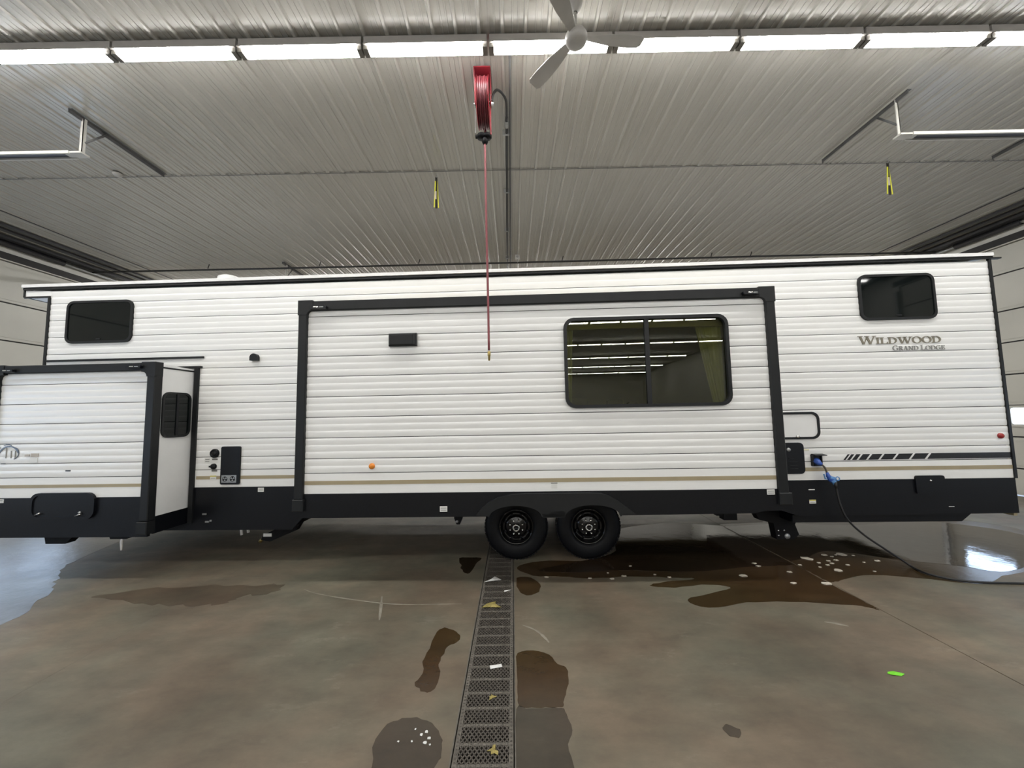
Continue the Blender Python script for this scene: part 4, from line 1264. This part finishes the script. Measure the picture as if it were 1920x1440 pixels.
scuff([(-2.2, 4.15), (-2.007, 4.044), (-1.598, 3.904), (-1.123, 3.79), (-0.516, 3.777)], 0.010, 'long curved pale scratch across the floor left of the grate', 1)
scuff([(-1.326, 3.959), (-1.256, 3.724), (-1.196, 3.508)], 0.016, 'short straight pale scuff crossing the long curved scratch', 2)
scuff([(0.052, 3.388), (0.159, 3.304), (0.224, 3.196), (0.248, 3.131)], 0.014, 'short curved pale scuff right of the grate', 3)
scuff([(2.56, 3.35), (2.63, 3.325), (2.70, 3.28)], 0.018, 'small pale scuff below the brown puddle at right', 4)

FL = [(1.324, 4.587), (1.643, 4.266), (2.433, 4.272), (2.762, 4.597), (2.755, 4.519), (2.982, 4.345), (2.829, 4.072), (3.447, 4.729), (3.465, 4.694), (3.408, 4.457), (3.741, 4.818), (3.643, 4.635), (3.792, 4.763), (3.878, 4.811), (3.531, 4.363), (3.96, 4.825), (3.621, 4.555), (4.066, 4.784), (3.757, 4.502), (3.746, 4.646), (4.189, 4.608), (3.999, 4.569), (3.145, 4.046), (1.021, 4.406), (1.172, 4.315), (1.029, 4.253), (0.795, 4.277), (1.516, 4.341), (0.336, 4.324), (3.486, 4.578), (3.537, 4.512), (3.885, 4.318), (3.233, 4.527)]
big = {2: 1.5, 7: 1.9, 8: 1.6, 10: 1.3, 15: 2.0, 14: 1.7, 22: 1.7, 6: 1.0, 20: 1.2}
for i, (a, b) in enumerate(FL):
    rng = random.Random(100 + i)
    s = 0.022 * big.get(i, rng.uniform(0.5, 1.0))
    pts = [(s * rng.uniform(0.75, 1.25) * math.cos(2 * PI * k / 9) * 1.25, s * rng.uniform(0.7, 1.2) * math.sin(2 * PI * k / 9)) for k in range(9)]
    scrap('foam_fleck', [(a + p, b + q) for p, q in pts], 0.0026, 0.003, 'foam', 'pale foam fleck floating on the brown puddles', 'foam', 'foam flecks on the puddles', curl=0.003)
NUM = ['first', 'second', 'third', 'fourth', 'fifth', 'sixth', 'seventh', 'eighth', 'ninth', 'tenth', 'eleventh', 'twelfth', 'thirteenth', 'fourteenth', 'fifteenth', 'sixteenth', 'seventeenth', 'eighteenth', 'nineteenth', 'twentieth']
NUM += ['twenty-' + q for q in NUM[:9]] + ['thirtieth'] + ['thirty-' + q for q in NUM[:9]]
def by_place(name, fmt):
    fl_ = sorted((o for o in bpy.data.objects if o.name.split('.')[0] == name), key=lambda o: o.location.x / o.location.y)
    for i, o in enumerate(fl_):
        o['label'] = fmt % NUM[i]
by_place('foam_fleck', '%s pale foam fleck from the left on the brown puddles')
FW_ = [(-0.54, 2.286), (-0.514, 2.304), (-0.582, 2.242), (-0.49, 2.26), (-0.507, 2.233), (-0.478, 2.219), (-0.582, 2.323), (-0.655, 2.243)]
for i, (a, b) in enumerate(FW_):
    rng = random.Random(200 + i)
    s = 0.010 if i in (0, 1, 3, 4) else 0.0055
    pts = [(s * rng.uniform(0.7, 1.3) * math.cos(2 * PI * k / 7), s * rng.uniform(0.7, 1.3) * math.sin(2 * PI * k / 7)) for k in range(7)]
    scrap('white_fleck', [(a + p, b + q) for p, q in pts], 0.0013, 0.002, 'paper', 'white fleck on the rounded wet patch left of the grate', 'fleck', 'white flecks on the wet patch', curl=0.002)

by_place('white_fleck', '%s white fleck from the left on the rounded wet patch')

# ================================================================== CEILING HARDWARE
RZ = HC - 0.019      # underside of the ribs
# ceiling fan
fan = thing('ceiling_fan', 'white three-blade ceiling fan hanging in front of the strip lights', 'fan', (0.62, 3.12, 4.99))
MB().lathe([(0.0, 0.0), (0.060, 0.004), (0.085, 0.018), (0.096, 0.045), (0.096, 0.075), (0.080, 0.105), (0.035, 0.120), (0.0, 0.120)], (0, 0, 0), 'z', 32).build('motor_housing', 'fanwhite', fan)
MB().tube([(0, 0, 0.11), (0, 0, 0.34)], 0.014, 12).build('down_rod', 'fanwhite', fan)
MB().lathe([(0.020, 0.30), (0.055, 0.34), (0.068, RZ - 4.99)], (0, 0, 0), 'z', 20).build('canopy', 'fanwhite', fan)
for ang in (126, 240, 5):
    bm_ = MB()
    a = R(ang)
    c, s = math.cos(a), math.sin(a)
    prof = [(0.08, 0.026, 0.0), (0.16, 0.040, 0.0), (0.30, 0.062, 0.0), (0.45, 0.070, 0.0), (0.57, 0.066, 0.0), (0.60, 0.045, 0.0)]
    vs, fs = [], []
    for (r_, w, _) in prof:
        for u, tz in ((-w, -0.010), (w, 0.012)):
            for dz in (0.0, 0.006):
                vs.append((r_ * c - u * s, r_ * s + u * c, 0.060 + tz + dz))
    for i in range(len(prof) - 1):
        o = 4 * i
        fs += [(o, o + 2, o + 6, o + 4), (o + 1, o + 5, o + 7, o + 3), (o, o + 4, o + 5, o + 1), (o + 2, o + 3, o + 7, o + 6)]
    fs += [(0, 1, 3, 2), (len(vs) - 4, len(vs) - 2, len(vs) - 1, len(vs) - 3)]
    bm_.add(vs, fs)
    bm_.build('blade', 'fanwhite', fan)

# hose reel
hr = thing('hose_reel', 'red hose reel on the ceiling with its red hose hanging down', 'hose reel', (-0.25, 3.86, 5.09))
MB().box(-0.090, 0.085, -0.15, 0.19, RZ - 5.09 - 0.012, RZ - 5.09).build('mount_plate', 'redpaint', hr)
MB().prism([(-0.15, 0.29), (0.15, 0.29), (0.05, 0.0), (-0.03, -0.03)], -0.090, -0.082, axes='yz').build('side_plate', 'redpaint', hr)
MB().prism([(-0.10, 0.29), (0.10, 0.29), (0.03, -0.03), (-0.03, -0.03)], 0.078, 0.085, axes='yz').build('side_plate', 'redpaint', hr)
for xx in (-0.064, 0.056):
    MB().lathe([(0.02, 0.0), (0.225, 0.0), (0.243, 0.004), (0.246, 0.009), (0.225, 0.006), (0.02, 0.006)], (xx, 0, 0), 'x', 48).build('flange', 'redpaint', hr)
coil = MB()
for k in range(5):
    for lay in range(3):
        rr = 0.225 - lay * 0.026 + (0.004 if k % 2 else 0)
        pts = [(-0.042 + k * 0.0215, rr * math.cos(2 * PI * i / 40), rr * math.sin(2 * PI * i / 40)) for i in range(41)]
        coil.tube(pts, 0.0115, 6, False)
coil.build('hose_coil', 'redhose', hr)
MB().tube([(-0.10, 0, 0), (0.11, 0, 0)], 0.022, 12).build('axle', 'chrome', hr)
MB().box(-0.092, -0.086, 0.00, 0.02, -0.33, 0.02).build('guide_arm', 'bracket', hr)
MB().box(0.070, 0.080, 0.02, 0.05, -0.33, 0.02).build('guide_arm', 'redpaint', hr)
g = MB()
g.lathe([(0.0, -0.02), (0.045, -0.02), (0.05, 0.0), (0.045, 0.02), (0.0, 0.02)], (-0.028, 0.05, -0.335), 'z', 18)
g.lathe([(0.0, -0.02), (0.045, -0.02), (0.05, 0.0), (0.045, 0.02), (0.0, 0.02)], (0.030, 0.05, -0.335), 'z', 18)
g.build('roller_guide', 'chassis', hr)
MB().box(-0.094, 0.080, 0.03, 0.07, -0.345, -0.325).build('guide_plate', 'chassis', hr)
MB().lathe([(0.0, -0.05), (0.022, -0.045), (0.034, -0.02), (0.034, 0.01), (0.02, 0.03), (0.0, 0.03)], (0.008, 0.05, -0.375), 'z', 16).build('ball_stop', 'chassis', hr)
MB().tube(smooth_path([(0.008, 0.20, -0.10), (0.008, 0.13, -0.20), (0.008, 0.055, -0.33), (0.008, 0.05, -0.40), (0.010, 0.05, -1.2), (0.017, 0.05, -2.0), (0.020, 0.05, -2.66)], 4), 0.0115, 8).build('hanging_hose', 'redhose2', hr)
MB().lathe([(0.0, -0.07), (0.010, -0.065), (0.012, -0.02), (0.016, -0.015), (0.016, 0.02), (0.012, 0.03), (0.0, 0.03)], (0.0205, 0.05, -2.70), 'z', 12).build('brass_nozzle', 'brass', hr)

# supply pipe with whip hose
sp = thing('supply_pipe', 'black supply pipe along the ceiling feeding the red hose reel', 'pipe', (0, 4.0, RZ - 0.045))
MB().tube([(-0.005, 0.35, 0), (-0.02, 1.6, 0), (-0.058, 4.9, 0), (-0.075, 6.2, 0)], 0.017, 10).build('pipe', 'pipeblk', sp)
MB().tube([(0.04, -0.48, 0.028), (0.035, 0.4, 0.028), (0.02, 4.9, 0.028), (0.01, 6.2, 0.028)], 0.013, 8).build('conduit', 'bracket', sp)
MB().tube(smooth_path([(-0.160, -0.12, -0.20), (-0.150, -0.10, -0.12), (-0.110, -0.06, -0.02), (-0.055, 0.0, 0.0), (-0.012, 0.08, -0.01), (-0.003, 0.20, 0.0), (-0.005, 0.37, 0.0)], 5), 0.014, 8).build('whip_hose', 'pipeblk', sp)
MB().lathe([(0.0, -0.05), (0.024, -0.05), (0.024, 0.05), (0.0, 0.05)], (-0.006, 0.46, 0), 'y', 8, False).build('coupling', 'galv', sp)
for yy in (0.62, 1.9, 3.2, 4.5):
    MB().box(-0.055 - 0.01 * yy, 0.03 - 0.01 * yy, yy - 0.012, yy + 0.012, -0.022, 0.045).build('pipe_clamp', 'galv', sp)

# yellow and black straps on hooks
def strap(x, y, label, lean=0.0, wide=1.0):
    s = thing('hanging_strap', label, 'strap', (x, y, RZ - 0.55), group='yellow and black straps hanging from the ceiling')
    MB().tube([(0.0, 0, 0.55), (0.0, 0, 0.52), (0.014, 0, 0.50), (0.0, 0, 0.475), (-0.012, 0, 0.495)], 0.004, 6).build('hook', 'galv', s)
    def band(x0, z0, x1, z1, w, m, nm, y0=0.0):
        MB().prism([(x1 - w, z1), (x1 + w, z1), (x0 + w, z0), (x0 - w, z0)], y0 - 0.003, y0 + 0.003).build(nm, m, s)
    band(0.0, 0.48, lean, 0.0, 0.016, 'strapblk', 'webbing')
    for sx in (-1, 1):
        band(sx * 0.013, 0.42, lean + sx * 0.030 * wide, 0.01, 0.008, 'strapyel', 'yellow_edge', 0.006 * sx)
    MB().box(lean * 0.6 - 0.024, lean * 0.6 + 0.004, -0.010, -0.003, 0.14, 0.26).build('tag', 'strapcream', s)
    return s
strap(-1.07, 5.457, 'yellow and black strap hanging left of the hose reel')
strap(5.518, 5.32, 'yellow and black strap hanging below the right track hanger', -0.01, 1.4)

# door track hangers: ceiling rail, drop post, brace and horizontal track
def hanger(x, y, sx, label, full=True, length=4.7):
    t = thing('track_hanger', label, 'bracket', (x, y, RZ))
    mb = MB().box(-0.022, 0.022, -0.16, 1.06, -0.008, 0.0).box(-0.022, -0.014, -0.16, 1.06, -0.045, 0.0)
    mb.build('ceiling_rail', 'bracket', t)
    if full:
        MB().box(-0.004, 0.004, -0.018, 0.018, -0.44, -0.006).box(-0.030, 0.004, -0.018, -0.012, -0.44, -0.006).build('drop_post', 'brackwhite', t)
        MB().tube([(0, 0.01, -0.30), (0, 0.25, -0.01)], 0.012, 6).build('brace', 'bracket', t)
        a, b = (0.03, -0.18) if sx < 0 else (-0.03, 0.18)
        lo, hi = sorted((a, b))
        MB().box(lo, hi, -0.05, 0.05, -0.46, -0.44).build('end_plate', 'brackwhite', t)
        c, d = sorted((b * 0.6, sx * length))
        MB().box(c, d, -0.045, 0.045, -0.445, -0.435).box(c, d, -0.040, 0.040, -0.450, -0.445).build('track', 'trackdark', t)
        MB().box(c, d, -0.058, -0.040, -0.470, -0.435).build('track_lip', 'brackwhite', t)
        MB().box(c, d, 0.040, 0.058, -0.470, -0.435).build('track_lip', 'brackwhite', t)
    return t
hanger(-5.03, 4.31, -1, 'track hanger with white post at the left end of the ceiling')
hanger(4.59, 4.26, 1, 'track hanger with white post right of the ceiling fan')
hanger(7.05, 4.25, 1, 'short dark ceiling rail at the right edge', full=False)
hanger(-5.22, 8.75, -1, 'dark track hanger seen just above the trailer roof at left')

# long cable across the ceiling behind the trailer
lc = thing('ceiling_cable', 'long black cable strung across the ceiling behind the trailer roof', 'cable', (0, 8.7, RZ - 0.10))
MB().tube([(-9.8, 0.06, 0.0), (-5.2, 0.0, -0.01), (0, -0.05, 0.0), (6.1, -0.16, 0.0), (9.7, -0.2, 0.0)], 0.022, 8).build('cable', 'pipeblk', lc)
for xx in (-7.0, -4.4, -2.1, 1.2, 4.6, 5.5):
    MB().tube([(xx, -0.02 - 0.011 * (xx + 9), 0.0), (xx + 0.03, -0.02 - 0.011 * (xx + 9), 0.10)], 0.010, 6).build('hanger_wire', 'pipeblk', lc)
jb = thing('junction_box', 'small white electrical box on the ceiling above the trailer roof', 'box', (0.178, 8.45, RZ - 0.05))
MB().cbox(-0.055, 0.055, -0.03, 0.03, -0.06, 0.05, 0.006).build('box', 'wallwhite', jb)
MB().lathe([(0.0, -0.034), (0.028, -0.034), (0.030, -0.03)], (0, 0, 0.0), 'y', 16).build('cover', 'fanwhite', jb)
MB().tube([(0.0, 0, -0.06), (0.0, 0, -0.12)], 0.012, 8).build('nipple', 'galv', jb)
dt = MB().lathe([(0.0, -0.035), (0.045, -0.03), (0.06, -0.01), (0.06, 0.0)], (0, 0, 0), 'z', 20).build('ceiling_detector', 'fanwhite', None, (-5.70, 5.34, RZ))
tag(dt, 'small round detector on the ceiling seam near the left track hanger', 'detector')
